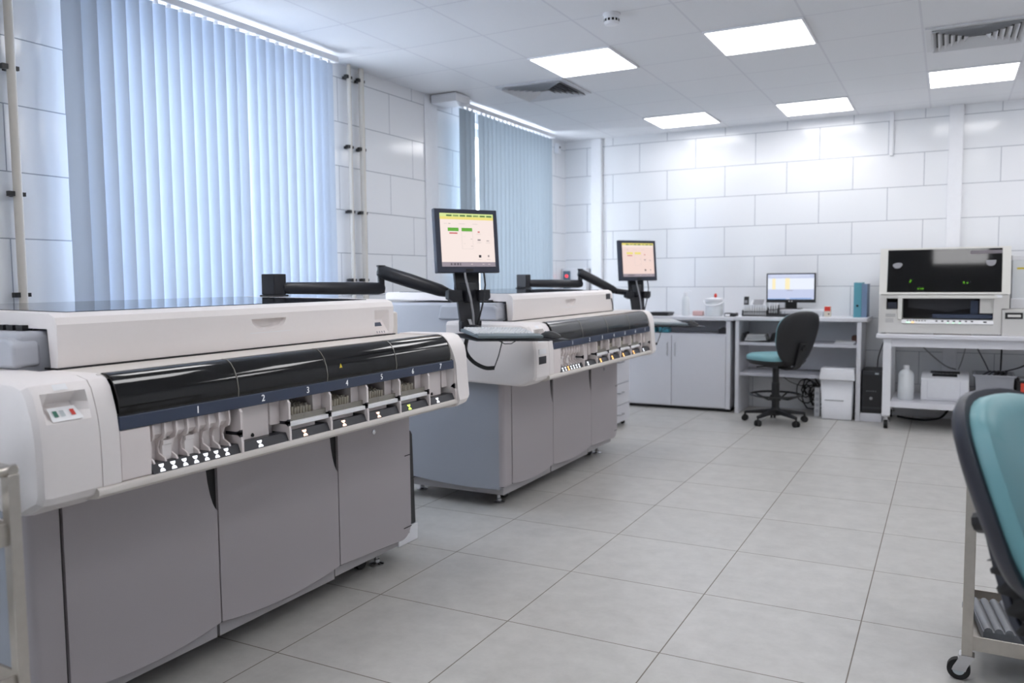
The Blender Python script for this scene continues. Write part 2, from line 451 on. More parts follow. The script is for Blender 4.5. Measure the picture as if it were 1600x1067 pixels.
t = thing('control_box', 'white wall box with grey panel and red lamp in the back left corner', 'control box', (-3.64, YB, 1.42))
mb = MB(); mb.box(-.135, .15, -.12, -.001, -.30, 0); obj('box_body', mb, M_white, t, bevel=0.005)
mb = MB(); mb.box(-.115, -.03, -.132, -.12, -.22, -.03); pn = obj('switch_panel', mb, mat('slate_panel', (92, 116, 132), 0.4), t, bevel=0.003)
mb = MB(); mb.lathe((-.07, -.132, -.085), [(.016, 0), (.016, -.008), (.008, -.014)], 16, 'y'); obj('red_lamp', mb, M_led_red, pn, smooth=True)

# ------------------------------------------------------------------ analysers
def hourglass(mb, y, z, x, w=.0095, h=.0105, tilt=0.0):
    """two half discs touching: flat sides outward"""
    for s in (1, -1):
        pts = []
        for k in range(11):
            a = PI * k / 10
            pts.append((y + w * math.cos(a), z + s * (h - h * .92 * math.sin(a))))
        # slanted panel: x follows z
        mb.poly([(x - (zz - z) * tilt, yy, zz) for yy, zz in pts])

def analyzer(yo, second):
    OX, OY = -2.6, 2.2
    S = (-OX, -OY, 0)
    nm = 'farther grey and cream floor-standing analyser with a dark sticker on its lid' if second else \
         'near grey and cream floor-standing analyser with dark curved covers, filling the left foreground'
    t = thing('laboratory_analyzer', nm, 'laboratory machine', (OX, OY + yo, 0))
    def N(): return MB(S)
    PX = -2.18
    # --- lower cabinet
    m = N(); m.box(-2.97, PX - .012, 1.32, 3.100, .13, .74); cab = obj('cabinet_core', m, M_dark, t)
    # side panels with curved lower edge
    for ys, s in ((1.305, 1), (3.105, -1)):
        m = N(); pts = [(-2.975, .735), (PX - .03, .735), (PX - .03, .132)]
        for k in range(9):
            u = k / 8.0; pts.append((PX - .03 - u * .765, .118 + .045 * u + .0 - .018 * math.sin(PI * u)))
        m.prism(pts, 'y', ys, ys + .018 * s); sp = obj('side_panel', m, M_side, t)
        if s == 1:
            m = N(); m.lathe((-2.44, 1.305, .645), [(.012, 0), (.012, -.003)], 16, 'y'); obj('side_lock', m, M_dark, sp)
    m = N(); prof = [(PX - .03, 1.305)] + [(PX - .03 + .03 * math.sin(a), 1.335 - .03 * math.cos(a)) for a in [PI / 2 * k / 6 for k in range(7)]] + [(PX, 1.402), (PX - .03, 1.402)]
    m.prism(prof, 'z', .135, .735); obj('corner_panel', m, M_panel, t, smooth=True)
    # front panels
    segs = [(1.412, 1.963, True), (1.967, 2.590, True), (2.594, 3.100, False)]
    for a, b, notch in segs:
        m = N(); pts = [(a, .735), ]
        n = 12
        bot = []
        for k in range(n + 1):
            u = k / n; bot.append((a + (b - a) * u, .137 - .026 * math.sin(PI * u) ** .8))
        if not notch:                                   # right end panel: rounded lower corner
            bot = [(a + (b - a - .07) * k / n, .137 - .022 * (k / n)) for k in range(n + 1)]
            bot += [(b - .07 + .07 * math.sin(q), .185 - .07 * math.cos(q)) for q in [PI / 2 * k / 6 for k in range(1, 7)]]
        pts += bot
        if notch:
            pts += [(b, .53)] + [(b - .045 * math.sin(PI / 2 * k / 6) ** 1.3, .53 + .205 * (1 - math.cos(PI / 2 * k / 6))) for k in range(1, 7)]
        else:
            pts += [(b, .735)]
        m.prism(pts, 'x', PX - .014, PX); fp = obj('front_panel', m, M_panel, t, bevel=0.002, seg=1)
        if not notch:
            m = N(); m.box(PX - .001, PX + .0015, b - .045, b, .50, .504); m.box(PX - .001, PX + .0015, b - .06, b, .165, .169)
            obj('panel_slot', m, M_dark, fp)
            m = N(); m.lathe((PX, 2.83, .652), [(.011, 0), (.011, .004), (.004, .006)], 14, 'x'); obj('panel_lock', m, M_chrome, fp, smooth=True)
    # skirt
    m = N(); m.box(-2.95, -2.2, 1.335, 1.96, .082, .14); m.box(-2.95, -2.2, 1.972, 2.575, .082, .14); m.box(-2.95, -2.2, 2.58, 3.02, .09, .14)
    obj('skirt', m, M_skirt, t)
    for x, y in ((-2.296, 1.455), (-2.296, 2.983), (-2.88, 1.52), (-2.88, 2.98)):
        m = N(); m.lathe((x, y, 0), [(.034, 0), (.034, .006), (.014, .012), (.014, .026), (.009, .028), (.009, .085)], 18)
        obj('levelling_foot', m, M_chrome, t, smooth=True)
    for x, y in ((-2.33, 1.58), (-2.33, 2.90), (-2.90, 1.40)):
        m = N(); m.cyl((x - .015, y, .036), (x + .015, y, .036), .036, n=18); m.box(x - .02, x + .02, y - .02, y + .02, .06, .09)
        obj('transport_caster', m, M_rubber, t)
    # --- upper grey body under the lid
    m = N(); m.box(-3.05, -2.235, 1.345, 3.02, .70, 1.172); m.box(-3.05, -2.25, 3.0, 3.10, .70, 1.05); m.box(-3.0, -2.86, 2.99, 3.10, 1.0, 1.23)
    ub = obj('upper_body', m, M_body, t, bevel=0.018)
    m = N(); m.prism([(-2.62, 1.075), (-2.225, 1.075), (-2.225, 1.14), (-2.25, 1.158), (-2.60, 1.158)], 'y', 1.325, 1.405); obj('side_bulge', m, M_body, ub, bevel=0.012)
    m = N()
    for k in range(4): m.box(-2.33 - k * .045, -2.30 - k * .045, 1.40, 1.43, 1.172, 1.188)
    obj('lid_gap_block', m, M_black, ub)
    # --- lid
    m = N()
    L0, L1 = 1.418, 2.982
    prof = [(-2.178, 1.070), (-2.172, 1.10), (-2.172, 1.19), (-2.180, 1.210), (-2.205, 1.221), (-3.04, 1.233), (-3.055, 1.222), (-3.055, 1.190), (-2.215, 1.178), (-2.206, 1.070)]
    m.prism(prof, 'y', L0, L1)
    lid = obj('lid', m, M_cream, t, bevel=0.007, seg=3, angle=28)
    # handle recess: cut with an ellipsoid that is thrown away afterwards
    def D(x, r):
        return [(x, 2.225 + r * math.cos(a), 1.172 + .5 * r * math.sin(a)) for a in [PI + PI * k / 18 for k in range(19)]]
    cm = N(); cm.loft([D(-2.160, .088), D(-2.172, .086), D(-2.1865, .078), D(-2.199, .056), D(-2.203, .02)]); cut = link('cut', cm.mesh('cut'), t)
    cuts = [cut]
    if not second:
        m = N(); m.loft([[(-2.160, a_, z) for a_, z in ((2.842, 1.066), (2.951, 1.066), (2.951, 1.186), (2.842, 1.186))], [(-2.1715, a_, z) for a_, z in ((2.845, 1.0705), (2.948, 1.0705), (2.948, 1.178), (2.845, 1.178))],
                         [(-2.1975, a_, z) for a_, z in ((2.852, 1.130), (2.930, 1.130), (2.930, 1.136), (2.852, 1.136))]])
        cuts.append(link('cut', m.mesh('cut'), t))
    lid.modifiers.clear()
    for q_, c_ in enumerate(cuts):
        bo = lid.modifiers.new('recess%d' % q_, 'BOOLEAN'); bo.object = c_; bo.operation = 'DIFFERENCE'; bo.solver = 'EXACT'
    bpy.context.view_layer.update(); dg = bpy.context.evaluated_depsgraph_get()
    me2 = bpy.data.meshes.new_from_object(lid.evaluated_get(dg)); lid.modifiers.clear(); lid.data = me2
    for c_ in cuts: bpy.data.objects.remove(c_)
    lid.data.polygons.foreach_set('use_smooth', [True] * len(me2.polygons)); lid.data.set_sharp_from_angle(angle=math.radians(20))
    m = N(); m.prism([(-2.235, 1.2216), (-2.235, 1.2238), (-3.0, 1.2348), (-3.0, 1.2325)], 'y', L0 + .07, L1 - .11); obj('lid_glass', m, M_lidglass, lid)
    m = N(); m.box(-2.1722, -2.1712, 2.13, 2.33, 1.1215, 1.1235); obj('lid_crease', m, M_label, lid)
    # black gasket under lid flap
    m = N(); m.box(-2.24, -2.176, 1.418, 3.0, 1.0645, 1.0695); obj('lid_gasket', m, M_black, t)
    if second:
        m = N(); m.box(-2.173, -2.1705, 2.855, 2.935, 1.155, 1.195); obj('lid_sticker', m, M_charcoal, lid)
        m = N(); m.tube([(-2.170, 2.955, 1.16), (-2.168, 2.975, 1.12), (-2.17, 2.992, 1.075)], .004, 6); obj('lid_cable', m, M_black, lid)
    else:
        # operator panel on the floor of the recess at the right end of the lid front
        def onp(y, u): return (-2.1967 + .0245 * u, y, 1.130 - .058 * u)
        m = N(); m.quad(onp(2.853, .02), onp(2.929, .02), onp(2.944, .97), onp(2.8465, .97)); pod = obj('operator_panel', m, M_pinkwhite, t)
        for v in pod.data.vertices: v.co.x += .0004
        for nm_, y0, y1, y2, y3, u0, u1, mm in [('lcd_display', 2.860, 2.912, 2.914, 2.860, .12, .40, M_navy)] + [('panel_key', 2.862 + .017 * k, 2.869 + .017 * k, 2.869 + .017 * k, 2.862 + .017 * k, .76, .9, M_printgrey) for k in range(4)]:
            m = N(); m.quad(onp(y0, u0), onp(y1, u0), onp(y2, u1), onp(y3, u1)); o_ = obj(nm_, m, mm, pod)
            for v in o_.data.vertices: v.co.x += .0012
    m = N(); m.box(-2.32, -2.185, 2.985, 3.035, 1.05, 1.165); obj('lid_end_pillar', m, M_cream2, t, bevel=0.01)
    # --- front housing: rail, floor, back, ends
    m = N(); prof = [(-1.911, .779), (-1.905, .773), (-1.905, .761), (-1.916, .752), (-2.02, .735), (-2.18, .722), (-2.18, .742), (-1.96, .779)]
    m.prism(prof, 'y', 1.335, 3.09); obj('front_rail', m, M_cream2, t, smooth=True, angle=50)
    m = N(); m.box(-2.20, -2.185, 1.40, 3.07, .74, 1.06); m.box(-2.185, -1.985, 1.40, 3.07, .742, .758); obj('bay_liner', m, M_dark, t)
    # sloping cream deck between lid and covers
    m = N(); m.prism([(-2.185, 1.0645), (-1.985, 1.0635), (-1.972, 1.058), (-1.972, 1.050), (-2.185, 1.050)], 'y', 1.40, 3.05); obj('top_deck', m, M_cream2, t)
    # near end cap: loft of stations along Y
    base = [(-2.47, .742), (-2.02, .728), (-1.99, .732), (-1.924, .763), (-1.914, .782), (-1.914, .85), (-1.916, .92), (-1.922, .962), (-1.928, .985), (-1.934, 1.005), (-1.944, 1.035), (-1.960, 1.056), (-2.0, 1.066), (-2.47, 1.075)]
    def st(y, inset, push=0.0):
        out = []
        cx, cz = -2.2, .9
        for i, (x, z) in enumerate(base):
            xx, zz = x, z
            if inset:
                if x > -2.3: xx = x - inset * (1.0 if x > -2.0 else .6)
                zz = z + (inset * .8 if z < .8 else (-inset * .7 if z > 1.0 else 0))
            if push and i in (8, 9): xx -= push * (0.62 if i == 8 else 1.0)
            out.append((xx, y, zz))
        return out
    stations = [st(1.182, .030), st(1.188, .012), st(1.200, .002), st(1.216, 0), st(1.236, 0, .040), st(1.310, 0, .040), st(1.336, 0), st(1.352, 0)]
    m = N(); m.loft(stations); ec = obj('end_cap', m, M_cream, t, smooth=True, angle=24)
    m = N()
    def bp(y, u): return (-1.9212 - .0345 * u, y, .964 + .0375 * u)
    m.quad(bp(1.234, .05), bp(1.318, .05), bp(1.308, .88), bp(1.237, .88)); kp = obj('button_panel', m, M_label, ec)
    for yk, mm in ((1.250, M_green), (1.268, M_greyb), (1.295, M_red)):
        m = N(); m.quad(*[tuple(Vector(bp(yk + dy, u)) + Vector((.0012, 0, .0012))) for dy, u in ((-.0055, .30), (.0055, .30), (.0055, .66), (-.0055, .66))]); obj('button', m, mm, kp)
    m = N(); m.quad((-1.9470, 1.255, 1.0400), (-1.9470, 1.292, 1.0400), (-1.9575, 1.292, 1.0540), (-1.9575, 1.255, 1.0540))
    for v in m.bm.verts: v.co.x += .0012
    obj('cap_label', m, M_label, ec)
    # second cream segment with dark hairline seam
    sec = [(x, z) for x, z in base if x > -2.1 and z > .74] 
    sec = [(-2.18, .745)] + sec + [(-2.18, 1.066)]
    m = N(); m.prism(sec, 'y', 1.3545, 1.408); obj('cap_segment', m, M_cream, t, smooth=True, angle=24)
    m = N(); m.prism([(-2.0, .781), (-1.9165, .781), (-1.9135, .85), (-1.9165, .915), (-2.0, .915)], 'y', 1.410, 1.503); obj('blank_plate', m, M_pinkwhite, t, bevel=0.002)
    # far end cap: stands a little proud of covers, strip and rail and closes them off
    fp_ = [(-2.18, .722), (-2.02, .728), (-1.925, .742), (-1.900, .756), (-1.892, .775), (-1.899, .81), (-1.905, .87), (-1.9085, .93), (-1.911, .97), (-1.918, 1.008), (-1.930, 1.040), (-1.948, 1.060), (-1.975, 1.069), (-2.18, 1.069)]
    far = [[(x, 3.035 + .042 * max(0, min(1, (1.066 - z) / .13)) * (1 if x > -2.1 else 0), z) for x, z in fp_]]
    for yy, ins in ((3.13, 0), (3.165, .003), (3.188, .012), (3.204, .034)):
        far.append([(x - ins * (1 if x > -2.1 else .5), yy - .018 * max(0, min(1, (.80 - z) / .05)), z + (ins if z < .8 else (-ins if z > 1.03 else 0))) for x, z in fp_])
    m = N(); m.loft(far); obj('end_cap', m, M_cream, t, smooth=True, angle=30)
    # covers
    hood = [(-1.9185, .953), (-1.9165, .975), (-1.921, 1.005), (-1.932, 1.035), (-1.947, 1.055), (-1.962, 1.0645), (-1.984, 1.0665)]
    inner = [(x - .004, z - .003) for x, z in hood]
    ys = [1.411, 1.826, 2.237, 2.647, 3.045]
    for k, (a, b) in enumerate(zip(ys, ys[1:])):
        m = N(); ra, rb = [], []
        m.prism(hood + inner[::-1], 'y', a + .002, b - .002)
        hd = obj('hinged_cover', m, M_smoke2 if second else M_smoke, t, smooth=True, angle=30)
        m = N(); e = [(x + .0012, z + .0008) for x, z in hood]
        m.prism(e + inner[::-1], 'y', b - .0028, b - .0002)
        obj('cover_edge', m, M_clearlip, hd)
        if k == 2 and not second:
            m = N(); c = (a + .075, 1.0); m.poly([(-1.9185, c[0] - .012, c[1] - .014), (-1.9185, c[0] + .012, c[1] - .014), (-1.921, c[0], c[1] + .010)])
            obj('warning_triangle', m, M_yellow, hd)
    # things seen dimly behind the covers
    m = N()
    for y0 in (1.55, 1.76, 1.95, 2.3): m.box(-2.03, -1.96, y0, y0 + .13, .955, .985)
    obj('inner_carriage', m, M_beige, t)
    # numbered strip
    m = N(); m.prism([(-1.914, .916), (-1.914, .953), (-1.945, .953), (-1.945, .916)], 'y', 1.409, 3.072); ns = obj('number_strip', m, M_navy, t, bevel=0.003)
    m = N(); m.prism([(-1.918, .9535), (-1.918, .957), (-1.945, .957), (-1.945, .9535)], 'y', 1.411, 3.06); obj('strip_gasket', m, M_black, ns)
    for k, y in enumerate((1.665, 1.923, 2.130, 2.336, 2.543, 2.752, 2.959)):
        text('numeral', str(k + 1), .030, M_num, ns, (-1.9133 + S[0], y + S[1], .935), FACE_X)
    # bays
    edges = [1.503, 1.827, 2.036, 2.242, 2.45, 2.657, 2.865, 3.072]
    for k, y in enumerate(edges):
        if k == 0: continue
        m = N(); m.prism([(-2.05, .915), (-1.918, .915), (-1.911, .905), (-1.911, .850), (-1.935, .842), (-1.935, .834), (-1.911, .826), (-1.9085, .810), (-1.9085, .779), (-1.913, .779), (-1.930, .806), (-2.05, .806)], 'y', y - .0045, y + .0045)
        fin = obj('bay_divider', m, M_pinkwhite, t)
        m = N(); m.box(-1.975, -1.914, y - .006, y + .0055, .833, .843); m.prism([(-1.914, .826), (-1.914, .850), (-1.930, .838)], 'y', y - .006, y + .0055)
        obj('divider_latch', m, M_charcoal, fin)
        if k > 1:
            m = N(); m.box(-2.06, -1.985, y - .042, y - .005, .775, .915); m.box(-1.985, -1.95, y - .05, y - .006, .835, .912); 
            obj('bay_side_wall', m, M_pinkwhite, fin)
    # sloped charcoal lamp panel with lamps
    for a, b in zip(edges, edges[1:]):
        m = N(); m.prism([(-1.912, .778), (-1.924, .806), (-1.965, .806), (-1.965, .778)], 'y', a + .003, b - .006); lp = obj('lamp_panel', m, M_charcoal, t)
        k = edges.index(a)
        lamps = [1.537 + .0388 * q for q in range(7)] if k == 0 else [{1: 1.907, 2: 2.113, 3: 2.318, 4: 2.523, 5: 2.728, 6: 2.937}[k] + .0]
        for q, y in enumerate(lamps):
            m = N(); hourglass(m, y, .792, -1.9170, w=.0086 if k == 0 else .0105, h=.0098, tilt=.43)
            if k in (2, 3, 4): mm = M_led_a if second else M_led_o
            elif k == 5: mm = M_led_a if second else M_led_g
            else: mm = M_led_w
            if second and k == 0 and q == 2: mm = M_led_a
            obj('status_lamp', m, mm, lp, recalc=False)
    # bay 1: curved guides between seven rack lanes
    for q in range(8):
        y = 1.5165 + .0388 * q
        m = N()
        up = [(-2.0, .914), (-1.921, .914), (-1.919, .885), (-1.924, .870), (-1.938, .864), (-1.945, .862)]
        lo = [(-1.952, .842), (-1.948, .826), (-1.926, .815), (-1.921, .806), (-1.926, .803), (-2.0, .803)]
        m.prism(up + lo, 'y', y - .0028, y + .0028); obj('rack_guide', m, M_pinkwhite, t)
        if q < 7:
            m = N(); m.box(-1.99, -1.960, y + .003, y + .036, .803, .90)
            m.prism([(-1.985, .912), (-1.935, .912), (-1.93, .885), (-1.95, .868), (-1.985, .868)], 'y', y + .003, y + .036); obj('lane_back', m, M_pinkwhite if q != 1 else M_pinkwhite, t)
            if q in (1, 3):
                m = N(); m.prism([(-1.98, .862), (-1.936, .862), (-1.936, .850), (-1.941, .848), (-1.941, .806), (-1.98, .806)], 'y', y + .004, y + .034); obj('lane_blank', m, M_cream, t)
    # bays 2 and 7: blank cream plates
    for k in (1, 6):
        a, b = edges[k], edges[k + 1]
        m = N(); m.box(-1.968, -1.955, a + .006, b - .052, .806, .914); bpz = obj('blank_bay_plate', m, M_pinkwhite, t)
        m = N(); m.lathe((-1.955, b - .125, .815), [(.0055, 0), (.0055, .004)], 12, 'x'); m.box(-1.956, -1.951, b - .127, b - .123, .815, .822); obj('plate_catch', m, M_black, bpz)
    # bays 3 to 6: trays of sample cups
    for k in range(2, 6):
        a, b = edges[k], edges[k + 1]
        m = N(); m.box(-1.935, -1.918, a + .005, b - .004, .823, .838); tr = obj('tray_bar', m, M_label, t, bevel=0.002)
        m = N(); m.box(-1.934, -1.931, a + .005, b - .004, .838, .858); m.box(-1.936, -1.9305, a + .09, a + .094, .838, .852); obj('tray_lip', m, M_clearlip, tr)
        m = N(); m.box(-1.952, -1.942, a + .006, b - .05, .800, .823); obj('recess_plate', m, M_pinkwhite, tr)
        if k < 5 or True:
            m = N(); m.box(-2.17, -1.945, a + .006, b - .006, .836, .846)
            deep = -2.16 if k < 5 else -2.05
            xx = -1.958
            while xx > deep:
                yy = a + .016
                while yy < b - .056:
                    h = .878 + .024 * (-1.958 - xx) / .2 + random.uniform(-.003, .003)
                    m.lathe((xx, yy, 0), [(.0052, .846), (.0062, h)], 6)
                    yy += .0145
                xx -= .0165
            obj('sample_cups', m, M_beige, tr)
    if second:
        m = N(); m.box(-1.918, -1.9128, 1.222, 1.305, .902, .930); obj('barcode_label', m, M_label, t)
        m = N(); m.box(-1.918, -1.9120, 1.222, 1.308, .850, .890); obj('vent_sticker', m, M_charcoal, t)
    return t
analyzer(0.0, False)
analyzer(2.70, True)

# black and white unit on the floor at the far end of the near analyser
t = thing('waste_unit', 'low white plinth with a black tank at the far end of the near analyser', 'tank', (-2.55, 3.30, 0))
mb = MB(); mb.box(-.30, .21, -.08, .085, 0, .085); obj('white_plinth', mb, M_white, t, bevel=0.006)
mb = MB(); mb.prism([(-.06, .085), (.075, .085), (.058, .54), (.045, .56), (-.06, .56)], 'x', -.28, .205); tk = obj('black_tank', mb, M_black, t, bevel=0.006)
mb = MB(); mb.box(-.2, .207, -.062, .072, .318, .322); obj('tank_seam', mb, M_dark, tk)

# ------------------------------------------------------------------ screen faces (local frame: x right, -y towards viewer, z up)
def screen(parent, w, h, y, rects, border_mat):
    """one mesh: backdrop plus flat coloured fields of the picture on the display"""
    mats = [border_mat]; mb = MB()
    mb.quad((-w / 2, y, -h / 2), (w / 2, y, -h / 2), (w / 2, y, h / 2), (-w / 2, y, h / 2))
    for i, (x0, x1, z0, z1, m) in enumerate(rects):     # fractions from the left / top
        if m not in mats: mats.append(m)
        mb.mi = mats.index(m); yy = y - .00025 * (1 + (i % 3))
        X = lambda f: -w / 2 + w * f
        Z = lambda f: h / 2 - h * f
        mb.quad((X(x0), yy, Z(z1)), (X(x1), yy, Z(z1)), (X(x1), yy, Z(z0)), (X(x0), yy, Z(z0)))
    return obj('screen', mb, mats, parent, recalc=False)

SP = lambda n, c, s=0.66: screen_mat('screen_' + n, c, s)
S_pink, S_pink2 = SP('pale_pink', (244, 228, 222)), SP('pale_rose', (240, 214, 206))
S_green, S_lgreen, S_dgreen = SP('green', (96, 170, 52)), SP('lime', (214, 230, 150)), SP('dark_green', (70, 110, 50))
S_red, S_grey, S_lgrey = SP('red', (200, 90, 90)), SP('grey', (150, 138, 140)), SP('light_grey', (214, 202, 198))
S_bar, S_black, S_yel = SP('taskbar', (150, 140, 150)), SP('ink', (50, 44, 50)), SP('yellow', (236, 220, 120))
S_lav, S_white, S_cream, S_lbl = SP('lavender', (196, 204, 232)), SP('white', (232, 238, 250)), SP('cream', (250, 236, 190)), SP('light_blue', (120, 160, 214))

def touch_ui(bg, hl, bar):
    R = [(0, 1, 0, .065, S_lgreen if bar else S_yel), (0, 1, .065, .115, S_yel if bar else S_pink)]
    for k in range(7): R.append((.12 + .125 * k, .22 + .125 * k, .028, .058, S_dgreen))
    R += [(.07, .13, .19, .2, S_lgrey), (.15, .19, .19, .2, S_grey), (.34, .46, .19, .2, S_lgrey), (.6, .7, .19, .2, S_lgrey)]
    R += [(.135, .335, .27, .335, hl), (.16, .31, .36, .385, S_red), (.39, .59, .27, .335, hl), (.385, .595, .345, .67, S_lgrey), (.39, .59, .35, .665, bg)]
    for k in range(6): R += [(.41, .45, .385 + .045 * k, .392 + .045 * k, S_lgrey), (.55, .58, .385 + .045 * k, .395 + .045 * k, S_grey)]
    R += [(.69, .73, .33, .355, S_red), (.67, .75, .375, .385, S_lgrey), (.68, .74, .48, .51, S_grey), (.67, .75, .54, .55, S_lgrey), (.85, .9, .5, .515, S_grey), (.84, .92, .54, .55, S_lgrey)]
    R += [(.69, .735, .78, .83, S_black), (.67, .75, .86, .87, S_lgrey), (.86, .89, .78, .82, S_grey), (.84, .91, .86, .87, S_lgrey)]
    R += [(0, 1, .915, 1, S_bar)]
    for k in range(4): R.append((.53 + .11 * k, .57 + .11 * k, .95, .96, S_lgrey))
    x = .12
    for w_ in (.022, .014, .018, .012, .02, .02, .012, .016, .018, .014, .02):
        R.append((x, x + w_, .935, .975, S_black)); x += w_ + .004
    return R

def workstation(W, yaw, armE, armB, yo, kz, who, bg, hl, bar):
    """display on its swinging arm, keyboard and mouse on the arm's tray"""
    rz = math.radians(yaw); cx, cy, cz = W
    def wl(x, y, z): return Vector((cx + x * math.cos(rz) - y * math.sin(rz), cy + x * math.sin(rz) + y * math.cos(rz), z))
    # monitor
    t = thing('touch_monitor', 'square dark-framed monitor with a pale pink screen above the %s analyser' % who, 'monitor', (cx, cy, cz), 0)
    t.rotation_euler = (math.radians(-5), 0, rz)
    mb = MB(); w, h = .372, .332
    mb.loft([[(sx * w / 2 * k, y, sz * h / 2 * k) for sx, sz in ((-1, -1), (1, -1), (1, 1), (-1, 1))] for k, y in ((.985, -.003), (1, .002), (1, .03), (.93, .045), (.72, .06))])
    obj('monitor_casing', mb, M_bezel, t, bevel=0.005, angle=25)
    sc = screen(t, .318, .276, -.0045, touch_ui(bg, hl, bar), bg)
    sc.location = (0, 0, .004)
    mb = MB(); mb.box(-.022, .022, -.0048, -.0032, -.160, -.146); obj('bezel_badge', mb, M_black, t)
    # arm with post, two links, head plate, bracket and tray
    px, py = -2.93, 3.04 + yo
    a = thing('monitor_mount', 'black jointed swing arm carrying the monitor and keyboard of the %s analyser' % who, 'monitor arm', (px, py, 1.23))
    N = lambda: MB((-px, -py, -1.23))
    m = N(); m.box(px - .05, px + .05, py - .05, py + .05, 1.231, 1.24); m.box(px - .042, px + .042, py - .042, py + .042, 1.24, 1.342); obj('post', m, M_blackm, a, bevel=0.006)
    E = Vector(armE)
    m = N(); P0 = Vector((px + .03, py + .03, 1.272)); E0 = Vector((E.x, E.y, 1.262))
    d = (E0 - P0); m.tube([P0, P0 + d * .04, P0 + d * .5, P0 + d * .96, E0 + d.normalized() * .01], [.020, .030, .033, .033, .026], 14); obj('lower_link', m, M_blackm, a, smooth=True)
    m = N(); m.cyl((E.x, E.y, 1.238), (E.x, E.y, 1.378), .019, n=14); m.cyl((E.x, E.y, 1.378), (E.x, E.y, 1.386), .024, n=14); obj('elbow_pin', m, M_blackm, a, smooth=True)
    m = N(); B = Vector(armB); S0 = Vector((E.x, E.y, 1.352)); d = B - S0
    m.tube([S0 - d * .04, S0, S0 + d * .45, S0 + d * .9, B], [.026, .037, .038, .033, .026], 14); obj('upper_link', m, M_blackm, a, smooth=True)
    m = N(); m.tube([B, wl(-.02, .075, B.z - .02), wl(.045, .06, B.z - .02)], .024, 12)
    m.box(*[v for pr_ in zip(wl(.02, .07, 0).to_2d() - Vector((.045, .045)), wl(.02, .07, 0).to_2d() + Vector((.045, .045))) for v in pr_], B.z - .05, B.z + .05)
    obj('pivot_block', m, M_blackm, a, bevel=0.006)
    # head plate
    zt, zb = cz - .13, cz - .46
    m = N(); ring = []
    for u, ww in ((0, .078), (.25, .074), (.6, .066), (1, .058)):
        z = zt + (zb - zt) * u; y = .07 - .065 * u; x = .03 - .012 * u
        ring.append([wl(x - ww, y, z), wl(x - ww, y + .022, z), wl(x + ww, y + .022, z), wl(x + ww, y, z)])
    m.loft(ring); hp = obj('head_plate', m, M_blackm, a, bevel=0.004)
    m = N(); m.lathe(wl(.03, .065, cz - .09), [(.04, -.06), (.04, .06)], 16); obj('tilt_hinge', m, M_blackm, a, smooth=True)
    zc = cz - .283
    for s in (-1, 1):
        m = N(); m.loft([[wl(.02 + s * x, y, z) for y, z in ((-.012 + o_, zc - .03 - dz), (.03 + o_, zc - .03 - dz), (.03 + o_, zc + .028), (-.012 + o_, zc + .028))] for x, o_, dz in ((.05, .02, 0), (.10, .02, .004), (.126, .03, -.012))])
        obj('grip_bracket', m, M_blackm, a, bevel=0.005)
    m = N(); m.cyl(wl(.145, .03, zc - .01), wl(.15, .026, zc - .01), .006); obj('bracket_screw', m, M_chrome, a, smooth=True)
    # lower fork with pale plug between
    m = N(); 
    m.loft([[wl(x - .008, .0, z), wl(x - .008, .03, z), wl(x + .008, .03, z), wl(x + .008, .0, z)] for x, z in ((-.035, zb + .04), (-.035, zb - .01), (-.03, kz + .01))])
    m.loft([[wl(x - .008, .0, z), wl(x - .008, .03, z), wl(x + .008, .03, z), wl(x + .008, .0, z)] for x, z in ((.07, zb + .04), (.068, zb - .01), (.06, kz + .01))])
    m.lathe(wl(.015, -.02, kz + .012), [(.055, 0), (.055, .01), (.045, .026), (.02, .036)], 20); obj('tray_hinge', m, M_blackm, a, smooth=True)
    m = N(); m.loft([[wl(.015 + .014 * q, .005, z), wl(.015 + .014 * q, .02, z), wl(.03 + .012 * q, .02, z), wl(.03 + .012 * q, .005, z)] for q, z in ((-1, zb + .05), (0, zb + .01), (.4, zb - .02))]); obj('cable_plug', m, M_paper, a)
    # cables
    m = N(); m.tube([wl(-.03, -.005, zt + .02), wl(-.022, -.012, zt - .06), wl(.0, -.022, zt - .16), wl(.012, -.028, zt - .25), wl(.016, -.026, zb)], .006, 8); obj('screen_cable', m, M_printgrey, a, smooth=True)
    m = N(); m.tube([wl(.095, .01, zt + .02), wl(.092, -.02, zt - .1), wl(.075, -.02, zt - .2), wl(.04, -.02, zb + .01)], .0045, 8); obj('screen_cable', m, M_black, a, smooth=True)
    # tray (tilted a little to the right)
    T = lambda x, y, z: wl(x - .036, y - .06, kz + .005 + z - .042 * (x + .12) + .08 * (y + .28))
    m = N(); m.loft([[T(x, y, z) for x, y in ((-.11, -.04), (-.145, -.12), (-.115, -.29), (.305, -.30), (.285, -.12), (.08, -.02))] for z in (-.016, -.010)])
    m.loft([[T(x, y, z) for x, y in ((-.06, -.22), (.22, -.22), (.20, -.10), (-.05, -.10))] for z in (-.026, -.016)])
    m.loft([[T(x, y, z) for x, y in ((.29, -.31), (.43, -.31), (.43, -.16), (.29, -.16))] for z in (-.012, -.008)])
    obj('keyboard_tray', m, M_blackm, a)
    m = N(); m.tube(smooth_path([T(-.085, -.14, -.016), wl(-.115, -.17, kz - .07), wl(-.085, -.19, kz - .125), wl(-.035, -.22, kz - .158), wl(.01, -.24, kz - .16)]), .0105, 10); obj('cable_sleeve', m, M_black, a, smooth=True)
    m = N(); m.tube([wl(.01, -.24, kz - .16), wl(.03, -.25, kz - .10), wl(.05, -.255, kz - .025)], .003, 8); m.tube([T(.03, -.24, -.016), T(.07, -.24, -.036), T(.11, -.24, -.036), T(.15, -.24, -.016)], .0025, 8); obj('cable_strand', m, M_black, a, smooth=True)
    # keyboard
    k0 = T(.085, -.19, 0)
